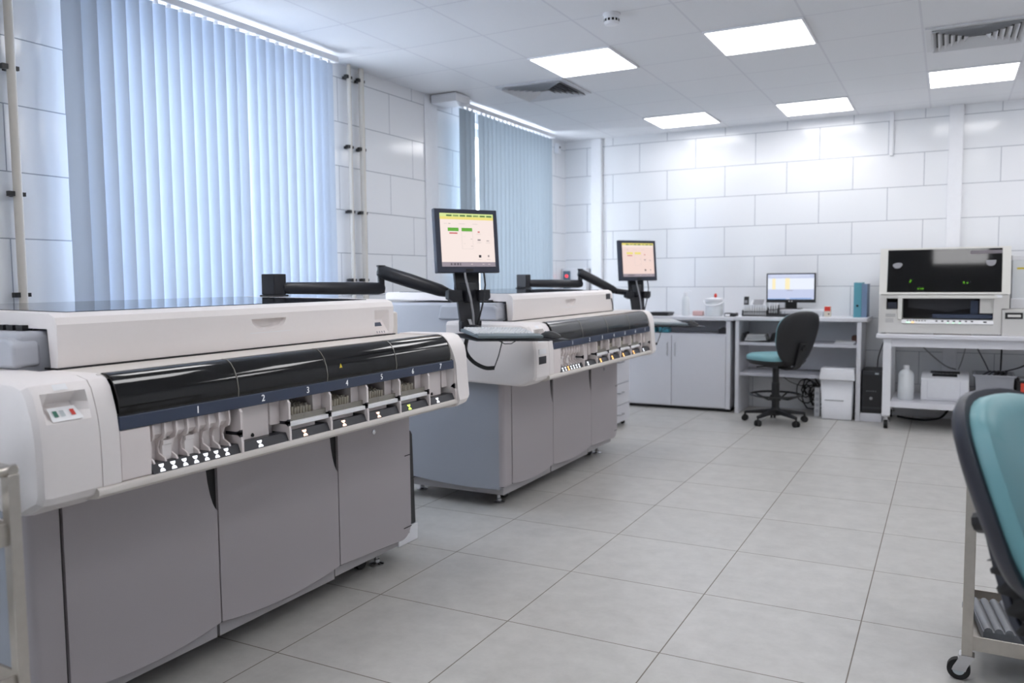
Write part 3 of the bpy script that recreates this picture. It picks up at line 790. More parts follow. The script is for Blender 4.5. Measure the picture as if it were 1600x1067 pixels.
    kb = thing('keyboard', 'grey keyboard on the arm tray of the %s analyser' % who, 'keyboard', (k0.x, k0.y, k0.z + .001))
    kb.rotation_euler = (math.radians(8), math.radians(2.4), rz)
    m = MB(); m.prism([(-.098, 0), (.088, 0), (.088, .017), (-.045, .012), (-.062, .020), (-.098, .016)], 'x', -.19, .19); obj('keyboard_body', m, M_kbd, kb, bevel=0.004)
    m = MB()
    for r in range(6):
        n = 18
        for c in range(n):
            if r == 0 and 5 <= c <= 10: 
                if c == 5: x0, x1 = -.17 + .019 * 5, -.17 + .019 * 11 - .003
                else: continue
            else: x0 = -.173 + .019 * c; x1 = x0 + .016
            y = -.043 + .021 * r + (.006 if r == 5 else 0); z = .0125 + .0007 * r
            m.loft([[(x0, y, z), (x1, y, z), (x1, y + .018, z), (x0, y + .018, z)], [(x0 + .002, y + .002, z + .009), (x1 - .002, y + .002, z + .009), (x1 - .002, y + .016, z + .009), (x0 + .002, y + .016, z + .009)]])
    obj('keys', m, M_keys, kb)
    q0 = T(.35, -.245, 0)
    mo = thing('computer_mouse', 'black mouse at the right end of the keyboard tray of the %s analyser' % who, 'mouse', (q0.x, q0.y, q0.z - .007), rz + .5)
    m = MB(); rings = []
    for u in range(9):
        q = u / 8; y = -.055 + .11 * q; ww = .029 * math.sin(PI * (.12 + .76 * q)) ** .6; hh = .036 * math.sin(PI * (.1 + .72 * q)) ** .8
        rings.append([(ww * math.cos(b), y, max(0, hh * math.sin(b)) if True else 0) for b in [PI * k / 8 for k in range(9)]])
    m.loft(rings); obj('mouse_body', m, M_black, mo, smooth=True)
    m = MB(); m.cyl((-.003, .03, .026), (.003, .03, .026), .009); obj('scroll_wheel', m, M_printgrey, mo, smooth=True)

workstation((-2.225, 3.719, 1.506), 60, (-2.68, 3.575, 1.37), (-2.345, 3.70, 1.238), 0.0, 1.02, 'near', S_pink, S_green, True)
workstation((-2.269, 6.527, 1.450), 56, (-2.68, 6.275, 1.37), (-2.44, 6.45, 1.20), 2.70, 0.935, 'farther', S_pink2, S_yel, False)

# ------------------------------------------------------------------ drawer pedestal beyond the farther analyser
t = thing('drawer_pedestal', 'white three-drawer pedestal at the far end of the farther analyser', 'drawer unit', (-2.72, 6.74, 0))
S = (2.72, -6.74, 0)
mb = MB(S); mb.box(-2.95, -2.53, 6.48, 7.0, .035, .66); obj('cabinet_body', mb, M_lam, t, bevel=0.003)
for a, b in ((.045, .193), (.200, .383), (.390, .652)):
    mb = MB(S); mb.box(-2.53, -2.512, 6.483, 6.997, a, b); d = obj('drawer', mb, M_lam, t, bevel=0.003)
    zc = b - .075
    mb = MB(S); mb.tube([(-2.512, 6.68, zc), (-2.488, 6.685, zc), (-2.485, 6.74, zc), (-2.488, 6.80, zc), (-2.512, 6.805, zc)], .005, 8); obj('handle', mb, M_chrome, d, smooth=True)
for x in (-2.9, -2.56):
    for y in (6.52, 6.95):
        mb = MB(S); mb.cyl((x, y - .012, .018), (x, y + .012, .018), .018, n=12); mb.box(x - .012, x + .012, y - .012, y + .012, .024, .036); obj('caster', mb, M_rubber, t)

# ------------------------------------------------------------------ back wall counter units
YF = 7.95
t = thing('base_cabinet', 'white two-door base cabinet with open top shelf at the left of the back wall', 'cabinet', (-2.33, 8.19, 0))
S = (2.33, -8.19, 0)
mb = MB(S); mb.box(-2.99, -1.835, YF + .02, 8.43, .03, .048); mb.box(-2.99, -2.972, YF + .02, 8.43, .03, .885); mb.box(-1.876, -1.835, YF, 8.43, .03, .885)
mb.box(-2.972, -1.876, 8.41, 8.43, .048, .885); mb.box(-2.972, -1.876, YF + .02, 8.41, .735, .755); obj('carcass', mb, M_lam, t)
mb = MB(S); mb.box(-2.97, -1.84, YF + .05, 8.40, 0, .03); obj('plinth', mb, M_dark, t)
mb = MB(S); mb.box(-3.0, -1.80, YF - .015, 8.435, .888, .922); obj('worktop', mb, M_lam, t, bevel=0.005)
for a, b, hx in ((-2.972, -2.417, -2.452), (-2.413, -1.879, -2.375)):
    mb = MB(S); mb.box(a, b, YF, YF + .018, .04, .738); d = obj('door', mb, M_lam, t, bevel=0.002)
    mb = MB(S); mb.tube([(hx, YF, .665), (hx, YF - .022, .655), (hx + .004, YF - .026, .60), (hx, YF - .022, .54), (hx, YF, .53)], .0045, 8); obj('handle', mb, M_chrome, d, smooth=True)

t = thing('desk', 'long white laminate desk with two shelves behind the black and teal chair', 'desk', (-1.22, 8.19, 0))
S = (1.22, -8.19, 0)
mb = MB(S); mb.prism([(-1.798, YF - .02), (-.66, YF - .02), (-.628, YF + .0), (-.618, YF + .04), (-.618, 8.435), (-1.798, 8.435)], 'z', .893, .930); obj('desktop', mb, M_lam, t, bevel=0.006)
mb = MB(S); mb.box(-1.788, -1.755, YF, 8.43, 0, .892); obj('side_panel', mb, M_lam, t)
mb = MB(S); mb.box(-.711, -.674, YF, 8.43, 0, .892); obj('side_panel', mb, M_lam, t)
mb = MB(S); mb.box(-1.755, -.711, YF + .02, 8.40, .658, .686); obj('shelf', mb, M_edge, t)
mb = MB(S); mb.box(-1.755, -.711, YF + .05, 8.40, .362, .390); obj('shelf', mb, M_edge, t)
mb = MB(S); mb.box(-1.755, -.711, 8.40, 8.42, .40, .892); obj('back_panel', mb, M_lam, t)

# --- items on the counter
ZT = .922
t = thing('instrument_box', 'flat black instrument box on the cabinet worktop behind the farther keyboard', 'device', (-2.59, 8.15, ZT))
mb = MB(); mb.loft([[(sx * a, sy * b, z) for sx, sy in ((-1, -1), (1, -1), (1, 1), (-1, 1))] for a, b, z in ((.10, .09, 0), (.11, .10, .02), (.115, .10, .035))]); obj('box_body', mb, M_black, t, bevel=0.003)
mb = MB(); mb.box(-.09, .09, -.08, .08, .035, .038); obj('box_lid', mb, M_charcoal, t)

t = thing('wash_bottle', 'tall white squeeze bottle on the cabinet worktop, left of the lidded jar', 'bottle', (-2.335, 8.17, ZT))
mb = MB(); mb.lathe((0, 0, 0), [(.034, 0), (.036, .01), (.036, .15), (.030, .18), (.016, .195), (.016, .21)], 24); obj('bottle_body', mb, M_frost, t, smooth=True)
mb = MB(); mb.lathe((0, 0, 0), [(.019, .205), (.019, .232), (.008, .236)], 18); mb.tube([(0, 0, .232), (.005, 0, .25), (.03, 0, .255), (.06, 0, .245)], .004, 8); obj('spout', mb, M_white, t, smooth=True)

t = thing('pink_packet', 'small pink packet on the worktop between the white bottle and the jar', 'packet', (-2.215, 8.2, ZT))
mb = MB(); mb.box(-.055, .055, -.03, .03, 0, .05); obj('packet_body', mb, mat('faint_pink', (226, 188, 184), 0.5), t, bevel=0.012)

t = thing('storage_jar', 'white lidded jar with a wire bail and red knob on the worktop', 'jar', (-2.045, 8.16, ZT))
mb = MB(); mb.lathe((0, 0, 0), [(.075, 0), (.085, .012), (.085, .135), (.075, .15)], 28); obj('jar_body', mb, M_frost, t, smooth=True)
mb = MB(); mb.lathe((0, 0, 0), [(.092, .148), (.092, .170), (.060, .178), (.025, .184)], 28); ld = obj('jar_lid', mb, M_white, t, smooth=True)
mb = MB(); mb.tube([(.10 * math.cos(a), -.10 * abs(math.sin(a)) * .9 - .01, .155 - .05 * math.sin(a)) for a in [PI * k / 10 for k in range(11)]], .008, 8); obj('bail_handle', mb, M_white, t, smooth=True)
mb = MB(); mb.lathe((.012, 0, .184), [(.010, 0), (.015, .01), (.014, .028), (.004, .042)], 14); obj('lid_knob', mb, M_red, ld, smooth=True)

t = thing('pen_tray', 'low black tray with white slips where cabinet and desk meet', 'tray', (-1.865, 8.12, ZT))
mb = MB(); mb.box(-.06, .055, -.05, .05, 0, .035); obj('tray_body', mb, M_black, t, bevel=0.004)
mb = MB(); mb.box(-.05, -.005, -.054, -.049, .004, .026); mb.box(.01, .045, -.03, .03, .035, .042); obj('white_slip', mb, M_paper, t)

ZD = .93
t = thing('cordless_phone', 'black cordless phone upright in its silver cradle at the left of the desk', 'phone', (-1.742, 8.20, ZD))
mb = MB(); mb.prism([(-.05, 0), (.05, 0), (.05, .02), (.02, .05), (-.03, .035)], 'x', -.035, .035); obj('cradle', mb, M_chrome, t, bevel=0.004)
mb = MB(); mb.loft([[(sx * .023, y + sy * .012, z) for sx, sy in ((-1, -1), (1, -1), (1, 1), (-1, 1))] for y, z in ((-.005, .025), (.005, .10), (.018, .185))]); hs = obj('handset', mb, M_black, t, bevel=0.006)
mb = MB(); mb.box(-.014, .014, -.013, -.009, .12, .15); obj('phone_display', mb, M_printgrey, hs)

def tube_rack(name, label, loc, nx, nz, cap, rz=0):
    t = thing(name, label, 'test tube rack', loc, rz)
    w = nx * .0225
    mb = MB(); mb.box(-w / 2 - .006, w / 2 + .006, -.04, .04, 0, .012); mb.box(-w / 2 - .006, w / 2 + .006, -.04, .04, .042, .047)
    mb.box(-w / 2, w / 2, .034, .04, .012, .09)
    for s in (-1, 1): mb.box(s * w / 2 - .005, s * w / 2 + .005, -.04, .04, .012, .06)
    obj('rack_frame', mb, M_black, t)
    mb = MB(); mc = MB()
    for r in range(nz):
        for k in range(nx):
            x = -w / 2 + .0225 * (k + .5); y = -.028 + .028 * r
            mb.lathe((x, y, 0), [(.0062, .012), (.0062, .085)], 8)
            mc.lathe((x, y, 0), [(.0082, .080), (.0082, .108)], 8)
    obj('tubes', mb, M_paper, t); obj('tube_caps', mc, cap, t)
    return t
tube_rack('test_tube_rack', 'black rack full of white-capped tubes in front of the label printer on the desk', (-1.625, 8.06, ZD), 10, 3, M_white)
tube_rack('test_tube_rack', 'small rack of white-capped tubes in front of the black desktop monitor', (-1.46, 8.08, ZD + .02), 4, 2, M_paper)

t = thing('label_printer', 'small white label printer with dark window behind the larger tube rack', 'label printer', (-1.63, 8.24, ZD))
mb = MB(); mb.prism([(-.07, 0), (.08, 0), (.08, .125), (.02, .15), (-.05, .10)], 'x', -.075, .075); obj('printer_body', mb, M_white, t, bevel=0.008)
mb = MB(); mb.loft([[(sx * .048, y, z) for sx, y, z in ((-1, -.046, .108), (1, -.046, .108), (1, .016, .1525), (-1, .016, .1525))], [(sx * .048, y, z) for sx, y, z in ((-1, -.049, .111), (1, -.049, .111), (1, .014, .1555), (-1, .014, .1555))]]); obj('printer_window', mb, M_printgrey, t)

t = thing('monitor_riser', 'long low white riser box under the black desktop monitor', 'monitor riser', (-1.25, 8.22, ZD))
mb = MB(); mb.box(-.20, .235, -.11, .15, .045, .065); obj('riser_top', mb, M_white, t, bevel=0.004)
for x in (-.19, .215):
    mb = MB(); mb.box(x - .008, x + .008, -.105, .145, 0, .045); obj('riser_leg', mb, M_white, t)

t = thing('desktop_monitor', 'wide black desktop monitor with a lavender table on screen, on the desk', 'monitor', (-1.325, 8.20, ZD + .066))
mb = MB(); mb.box(-.225, .225, -.012, .022, .062, .342); obj('monitor_casing', mb, M_black, t, bevel=0.004)
sc = screen(t, .424, .238, -.0128, [(0, 1, .16, .62, S_white), (.10, .17, .17, .6, S_cream), (.38, .48, .15, .6, S_cream), (.14, .155, .17, .6, S_white), (0, 1, .6, .63, S_lav), (.42, .55, .635, .655, S_grey),
                               (.48, .95, .95, .99, S_lbl), (0, .4, .97, 1, S_lbl), (.05, .9, .05, .07, S_white)], S_lav)
sc.location = (0, 0, .212)
text('monitor_badge', '\u25aa \u25aa', .03, M_num, t, (0, -.0125, .075), FACE_Y)
mb = MB(); mb.box(-.05, .055, .005, .03, .005, .064); mb.box(-.10, .10, -.06, .09, 0, .007); obj('monitor_stand', mb, M_black, t, bevel=0.003)

t = thing('desk_keyboard', 'black keyboard lying on the desk in front of the monitor riser', 'keyboard', (-1.30, 8.03, ZD))
mb = MB(); mb.prism([(-.065, 0), (.065, 0), (.065, .024), (-.065, .012)], 'x', -.215, .215); obj('keyboard_body', mb, M_black, t, bevel=0.003)
mb = MB()
for r in range(5):
    for k in range(18): mb.box(-.205 + .0228 * k, -.205 + .0228 * k + .019, -.056 + .023 * r, -.038 + .023 * r, .012 + .002 * r, .0175 + .0021 * r)
obj('keys', mb, M_charcoal, t)

t = thing('desk_clock', 'small white clock with a red display on the desk, right of the monitor', 'clock', (-.985, 8.15, ZD))
mb = MB(); mb.box(-.03, .03, -.015, .03, 0, .098); obj('clock_body', mb, mat('ivory_plastic', (222, 214, 200), 0.4), t, bevel=0.005)
mb = MB(); mb.box(-.026, .026, -.018, -.015, .052, .094); obj('red_display', mb, M_red, t)
mb = MB(); mb.lathe((.012, -.015, .025), [(.007, 0), (.007, -.004)], 12, 'y'); obj('clock_button', mb, M_charcoal, t)

t = thing('paper_sheets', 'loose white sheets lying on the right end of the desk', 'paper', (-.865, 8.13, ZD))
for k, (x, a) in enumerate(((-.05, .1), (.045, -.15))):
    mb = MB(); mb.box(-.055, .055, -.08, .08, .0008 + .0015 * k, .002 + .0015 * k); o = obj('sheet', mb, M_paper, t); o.location = (x, 0, 0); o.rotation_euler = (0, 0, a)

def binder(x, w, m, label, hole=True, dz=0):
    t = thing('ring_binder', label, 'binder', (x, 8.20, ZD), 0, None)
    mb = MB(); mb.box(-w / 2, w / 2, -.14, -.137, 0, .315 - dz); mb.box(-w / 2, -w / 2 + .003, -.137, .14, 0, .315 - dz); mb.box(w / 2 - .003, w / 2, -.137, .14, 0, .315 - dz); obj('binder_cover', mb, m, t)
    mb = MB(); mb.box(-w / 2 + .004, w / 2 - .004, -.13, .13, .006, .300 - dz); obj('paper_block', mb, M_paper, t)
    if hole:
        mb = MB(); mb.lathe((0, -.14, .105), [(.011, 0), (.011, -.002)], 16, 'y'); obj('finger_hole', mb, M_dark, t)
binder(-.722, .065, M_tealb, 'teal ring binder with a round finger hole standing at the right end of the desk')
binder(-.665, .045, M_blueb, 'dusty blue ring binder standing right of the teal one on the desk', False, .012)

# shelf items
t = thing('letter_tray', 'black letter tray full of papers on the upper shelf of the desk', 'tray', (-1.60, 8.12, .686))
mb = MB(); mb.prism([(-.13, .085), (-.125, .085), (-.105, .012), (.115, .012), (.14, .085), (.145, .085), (.12, 0), (-.11, 0)], 'y', -.11, .13); obj('tray_body', mb, M_black, t)
mb = MB()
for k in range(6): mb.prism([(-.112 + .004 * k, .014 + .010 * k), (-.02, .012 + .010 * k), (.09 - .004 * k, .020 + .009 * k), (.09 - .004 * k, .024 + .009 * k), (-.02, .017 + .010 * k), (-.112 + .004 * k, .020 + .010 * k)], 'y', -.12 + .004 * k, .11)
obj('papers', mb, M_paper, t)
t = thing('magazine_pile', 'flat pile of white papers on the upper desk shelf, right end', 'papers', (-.82, 8.10, .686))
for k in range(4):
    mb = MB(); mb.box(-.085, .085, -.10, .10, .006 * k, .006 * k + .005); o = obj('magazine', mb, M_paper if k % 2 else M_edge, t); o.rotation_euler = (0, 0, .06 * (k - 1))
t = thing('brown_box', 'small brown box at the right end of the upper desk shelf', 'box', (-.745, 8.22, .686))
mb = MB(); mb.box(-.03, .03, -.06, .06, 0, .07); obj('box_body', mb, M_brown, t, bevel=0.012)
t = thing('black_box', 'small black box on the open shelf of the base cabinet, right end', 'box', (-1.925, 8.1, .755))
mb = MB(); mb.prism([(-.05, 0), (.046, 0), (.046, .055), (-.03, .055), (-.05, .045)], 'y', -.06, .08); obj('box_body', mb, M_charcoal, t, bevel=0.004)
for k, (x, lab) in enumerate(((-2.66, 'turquoise wrapped packet on the cabinet shelf, below the worktop, left one'), (-2.52, 'turquoise wrapped packet on the cabinet shelf, below the worktop, right one'))):
    t = thing('wrapped_packet', lab, 'packet', (x, 8.08, .755), .1 * k)
    mb = MB(); mb.prism([(-.055, 0), (.055, 0), (.05, .05), (-.05, .06)], 'y', -.06, .06); obj('packet_body', mb, M_blue_stuff, t, bevel=0.01)
    mb = MB(); mb.prism([(-.05, .004), (-.038, .004), (.045, .05), (.033, .05)], 'y', -.062, -.059); obj('packet_band', mb, M_navy, t)

# under the desk
t = thing('swing_bin', 'white swing-top waste bin under the desk beside the black computer tower', 'waste bin', (-.868, 8.03, 0))
mb = MB(); mb.loft([[(sx * a, sy * b, z) for sx, sy in ((-1, -1), (1, -1), (1, 1), (-1, 1))] for a, b, z in ((.128, .095, 0), (.140, .105, .36), (.14, .105, .372))]); bd = obj('bin_body', mb, M_bin, t, bevel=0.018, seg=3)
mb = MB(); mb.loft([[(sx * a, sy * b, z) for sx, sy in ((-1, -1), (1, -1), (1, 1), (-1, 1))] for a, b, z in ((.152, .116, .362), (.152, .116, .382), (.142, .085, .462), (.140, .07, .470))]); obj('bin_lid', mb, M_bin, t, bevel=0.01)
mb = MB(); mb.box(-.10, .06, -.103, -.0995, .176, .182)
for v in mb.bm.verts: v.co.y -= .001
obj('bin_crease', mb, M_printgrey, bd)
t = thing('cable_bundle', 'tangle of black cables under the desk behind the black chair', 'cables', (-1.10, 8.26, 0))
for k in range(9):
    pts = []; r0 = random.uniform(.05, .12); cx, cz = random.uniform(-.10, .06), random.uniform(.13, .26)
    for q in range(14):
        a = 2 * PI * q / 11 + k; pts.append((cx + r0 * math.cos(a) * .8, random.uniform(-.05, .05), max(.012, cz + r0 * math.sin(a) * 1.1)))
    mb = MB(); mb.tube(pts, .006, 6); obj('cable', mb, M_black, t, smooth=True)
t = thing('power_strip', 'white upright power strip under the desk beside the cable tangle', 'power strip', (-1.055, 8.10, 0))
mb = MB(); mb.box(-.025, .025, -.02, .02, 0, .27); obj('strip_body', mb, M_white, t, bevel=0.004)
mb = MB()
for k in range(4): mb.lathe((0, -.02, .05 + .055 * k), [(.016, -.001), (.016, .001)], 14, 'y')
obj('sockets', mb, M_edge, t)

t = thing('computer_stand', 'low white box under the black computer tower', 'box', (-.588, 8.10, 0))
mb = MB(); mb.box(-.085, .095, -.14, .2, 0, .075); obj('box_body', mb, M_lam, t, bevel=0.004)
t = thing('computer_tower', 'black computer tower on a white box between desk and white table', 'computer', (-.585, 8.12, .075))
mb = MB(); mb.box(-.078, .088, -.15, .2, 0, .385); ct = obj('tower_case', mb, M_black, t, bevel=0.006)
mb = MB(); mb.box(-.070, .080, -.156, -.15, .345, .38); mb.box(-.07, .08, -.155, -.15, .04, .055); obj('tower_trim', mb, M_charcoal, t)
mb = MB(); mb.lathe((.0, -.15, .135), [(.014, 0), (.014, -.004)], 16, 'y'); obj('tower_badge', mb, M_printgrey, t)
mb = MB(); mb.box(.03, .06, -.158, -.156, .352, .366); obj('front_ports', mb, M_greyb, t)
mb = MB()
for k in range(5): mb.lathe((-.035 + .018 * k, -.15, .20), [(.004, 0), (.004, -.002)], 8, 'y')
obj('indicator_row', mb, M_printgrey, t)

# ------------------------------------------------------------------ white table on casters
t = thing('equipment_table', 'white table on casters with a lower shelf, under the boxed analyser', 'table', (.30, 8.03, 0))
S = (-.30, -8.03, 0)
TX0, TX1, TY0, TY1 = -.527, 1.25, 7.60, 8.40
mb = MB(S); mb.box(TX0, TX1, TY0, TY1, .779, .811); obj('table_top', mb, M_lam, t, bevel=0.004)
mb = MB(S); mb.box(-.41, 1.15, TY0 + .052, TY0 + .072, .705, .778); mb.box(-.41, 1.15, TY1 - .07, TY1 - .05, .705, .778)
mb.box(-.47, -.45, TY0 + .11, TY1 - .11, .705, .778); mb.box(1.18, 1.2, TY0 + .11, TY1 - .11, .705, .778); obj('apron', mb, M_lam, t)
mb = MB(S); mb.box(-.41, 1.15, TY0 + .055, TY1 - .05, .186, .236); obj('lower_shelf', mb, M_lam, t, bevel=0.003)
for x in (-.475, 1.15):
    for y in (TY0 + .05, TY1 - .11):
        mb = MB(S); mb.box(x, x + .065, y, y + .06, .115, .778); lg = obj('leg', mb, M_white, t, bevel=0.003)
        cx, cy = x + .032, y + .03
        mb = MB(S); mb.box(cx - .03, cx + .03, cy - .025, cy + .025, .105, .115); mb.cyl((cx, cy, .085), (cx, cy, .105), .018); mb.box(cx - .021, cx - .017, cy - .022, cy + .022, .03, .09); mb.box(cx + .017, cx + .021, cy - .022, cy + .022, .03, .09); mb.box(cx - .021, cx + .021, cy - .022, cy + .022, .078, .09)
        mb.cyl((cx + .02, cy, .062), (cx + .034, cy - .01, .062), .006)
        cs = obj('caster', mb, M_chrome, lg)
        mb = MB(S); mb.cyl((cx - .015, cy, .036), (cx + .015, cy, .036), .036, n=20); obj('caster_wheel', mb, M_rubber, lg, smooth=True)

# boxed analyser on the table
AY = 7.72
t = thing('boxed_analyzer', 'beige boxed analyser with a dark tinted window on the white table', 'laboratory machine', (-.04, 8.0, .811))
S = (.04, -8.0, -.811)
mb = MB(S)
# lower front frame around the openings, as a ring of boxes
Yf, Yb = AY, 8.30
mb.box(-.520, -.463, Yf, Yb, .818, 1.140); mb.box(-.463, .389, Yf, Yb, .818, .898); mb.box(.33, .388, Yf, Yb, .898, 1.140); mb.box(.388, .440, Yf, Yb, 1.030, 1.140)
mb.box(-.463, .33, Yf, Yb, 1.112, 1.140); mb.box(-.373, -.340, Yf, Yb, .898, 1.112); mb.box(-.463, -.373, Yf, Yb, .898, 1.018)
mb.box(-.463, .33, Yf + .25, Yb, .898, 1.112)
lb = obj('lower_housing', mb, M_offgrey, t)
mb = MB(S); mb.box(-.34, .33, Yf + .20, Yf + .249, .94, 1.112); mb.box(-.463, -.373, Yf + .12, Yf + .249, 1.02, 1.112); obj('dark_recess', mb, M_dark, lb)
mb = MB(S); mb.prism([(Yf - .012, .902), (Yf + .006, .932), (Yf + .10, .936), (Yf + .10, .900)], 'x', -.343, .334); kp = obj('indicator_shelf', mb, M_label, t)
mb = MB(S)
for k in range(7): mb.box(-.30 + .022 * k, -.29 + .022 * k, Yf - .004, Yf + .004, .921, .928)
for k in range(7): mb.box(-.085 + .043 * k, -.070 + .043 * k, Yf - .005, Yf + .004, .918, .928)
mb.box(.262, .285, Yf - .006, Yf + .004, .913, .925); obj('indicator_keys', mb, M_charcoal, kp)
mb = MB(S); mb.box(-.262, -.25, Yf - .0125, Yf - .006, .908, .916); obj('amber_lamp', mb, M_led_a, kp)
mb = MB(S); mb.box(-.305, -.275, Yf - .0125, Yf - .006, .907, .914); mb.box(.0, .012, Yf - .0125, Yf - .006, .907, .912); mb.box(.04, .052, Yf - .0125, Yf - .006, .907, .912); mb.box(.085, .10, Yf - .0125, Yf - .006, .907, .912); obj('green_lamp', mb, emit('pale_green_lamp', (200, 255, 220), 1.2), kp)
mb = MB(S); mb.box(-.37, .352, Yf - .012, Yf - .001, 1.112, 1.134); mb.box(-.372, -.34, Yf - .012, Yf - .001, .936, 1.112); obj('opening_frame', mb, M_offwhite, t, bevel=0.002)
mb = MB(S); mb.box(.335, .388, Yf - .004, Yf, 1.118, 1.142); obj('corner_label', mb, M_label, t)
mb = MB(S); mb.box(.235, .329, Yf + .03, Yf + .045, .99, 1.112); mb.lathe((.268, Yf + .03, 1.088), [(.007, 0), (.007, -.002)], 12, 'y'); obj('access_flap', mb, M_offgrey, t)
mb = MB(S); mb.box(-.11, .329, Yf + .05, Yf + .13, .945, .978); mb.box(.17, .225, Yf + .10, Yf + .12, .978, 1.09); obj('inner_rail', mb, M_navy, t)
mb = MB(S); mb.prism([(-.30, 1.03), (0, .995), (.2, 1.03), (.2, 1.10), (-.30, 1.10)], 'y', Yf + .17, Yf + .199); obj('inner_drum', mb, M_charcoal, t)
mb = MB(S); mb.box(-.455, -.385, Yf + .05, Yf + .11, 1.022, 1.078); obj('inner_cube', mb, M_bezel, t)
mb = MB(S)
for k in range(2): mb.box(-.466 + 0, -.39, Yf - .0012, Yf - .0002, .972 - .014 * k, .978 - .014 * k)
for k in range(3): mb.box(-.466, -.405, Yf - .0012, Yf - .0002, .934 - .012 * k, .938 - .012 * k)
obj('printed_lines', mb, M_printgrey, t)
# upper hood leaning back
mb = MB(S)
def hx(y, z): return (y, z)
lean = lambda z: AY + .012 + (z - 1.144) * .20
side = [(lean(1.146), 1.146), (lean(1.535), 1.535), (8.27, 1.535), (8.29, 1.146)]
mb.prism(side, 'x', -.522, -.462); mb.prism(side, 'x', .385, .446)
mb.prism([(lean(1.522), 1.522), (lean(1.535), 1.535), (8.27, 1.535), (8.27, 1.522)], 'x', -.462, .385)
mb.box(-.462, .385, 8.20, 8.28, 1.146, 1.522); mb.box(-.462, .385, AY + .04, 8.20, 1.143, 1.15)
mb.prism([(lean(1.146), 1.146), (lean(1.162), 1.162), (lean(1.162) + .03, 1.162), (lean(1.146) + .03, 1.146)], 'x', -.462, .385)
hd = obj('hood', mb, M_offwhite, t)
mb = MB(S); mb.prism([(lean(1.163), 1.163), (lean(1.521), 1.521), (lean(1.521) + .006, 1.521), (lean(1.163) + .006, 1.163)], 'x', -.4615, .3845); obj('tinted_window', mb, M_lidwin, hd)
mb = MB(S); mb.box(-.46, .383, 8.12, 8.199, 1.151, 1.52); obj('dark_liner', mb, M_dark, hd)
mb = MB(S); mb.box(-.20, .08, 7.95, 8.0, 1.30, 1.42); mb.box(.17, .34, 7.93, 7.98, 1.30, 1.35); mb.box(-.28, .33, 7.92, 7.96, 1.19, 1.205); mb.box(-.44, -.31, 7.9, 8.0, 1.16, 1.24); obj('inner_mechanism', mb, M_crate, hd)
def sticker(cx, cz, r, part):
    m = MB(S); ring = []
    pts = [(cx + r * math.cos(a), cz + r * .95 * math.sin(a)) for a in [PI + PI * k / 12 for k in range(13)]] if part == 'half' else [(cx + r * 1.15 * math.cos(a) * (1 + .12 * math.sin(3 * a)), cz + r * .75 * math.sin(a) + .1 * r * math.cos(a)) for a in [2 * PI * k / 20 for k in range(20)]]
    if part == 'half': pts = [(cx - r, cz + .4 * r)] + pts + [(cx + r, cz + .4 * r)]
    m.poly([(x, lean(z) - .0015, z) for x, z in pts]); obj('window_sticker', m, M_printgrey, hd)
sticker(-.385, 1.390, .032, 'blob'); sticker(.305, 1.41, .036, 'half')
mb = MB(S); mb.poly([(x, lean(z) - .0015, z) for x, z in ((.155, 1.475), (.383, 1.478), (.383, 1.507), (.155, 1.503))]); obj('window_label', mb, mat('mauve_grey_label', (120, 114, 120), 0.5), hd)
mb = MB(S)
for x, z in ((-.29, 1.25), (-.285, 1.262), (.118, 1.238), (.142, 1.238), (.115, 1.245), (-.225, 1.19), (-.205, 1.19), (-.19, 1.19)): mb.box(x - .006, x + .006, 7.888, 7.89, z - .006, z + .006)
obj('green_lamp', mb, M_led_green, hd)
mb = MB(S); mb.box(-.10, .18, AY + .01, AY + .04, .8115, .818); obj('base_vent', mb, M_brown, t)
for x in (-.48, .40):
    for y in (7.76, 8.24): mb = MB(S); mb.lathe((x, y, .811), [(.02, 0), (.018, .008)], 12); obj('rubber_foot', mb, M_rubber, t)

t = thing('receipt_printer', 'beige box printer with a black slot right of the boxed analyser', 'printer', (.49, 7.95, .811))
mb = MB(); mb.box(-.098, .18, -.245, .25, 0, .21); pb = obj('printer_body', mb, M_offgrey, t, bevel=0.004)
mb = MB(); mb.box(-.078, .045, -.25, -.244, .138, .188); sl = obj('output_slot', mb, M_dark, pb)
mb = MB(); mb.box(-.060, .03, -.2525, -.249, .153, .172); obj('slot_flap', mb, M_offwhite, sl)
t = thing('reagent_cabinet', 'clear-fronted white reagent box on the printer, right of the boxed analyser', 'box', (.60, 8.10, 1.022))
mb = MB(); mb.box(-.14, .14, -.14, .14, 0, .085); obj('box_base', mb, M_white, t, bevel=0.005)
mb = MB(); mb.box(-.13, .13, -.12, .12, .085, .40); obj('clear_box', mb, M_frost, t)
mb = MB(); mb.box(-.135, .135, -.125, .125, .40, .44); rl = obj('box_lid', mb, M_white, t, bevel=0.004)
mb = MB(); mb.box(-.10, .08, -.1215, -.12, .325, .34); mb.box(-.05, -.02, -.1215, -.12, .345, .365); obj('measuring_mark', mb, M_yellow, t)

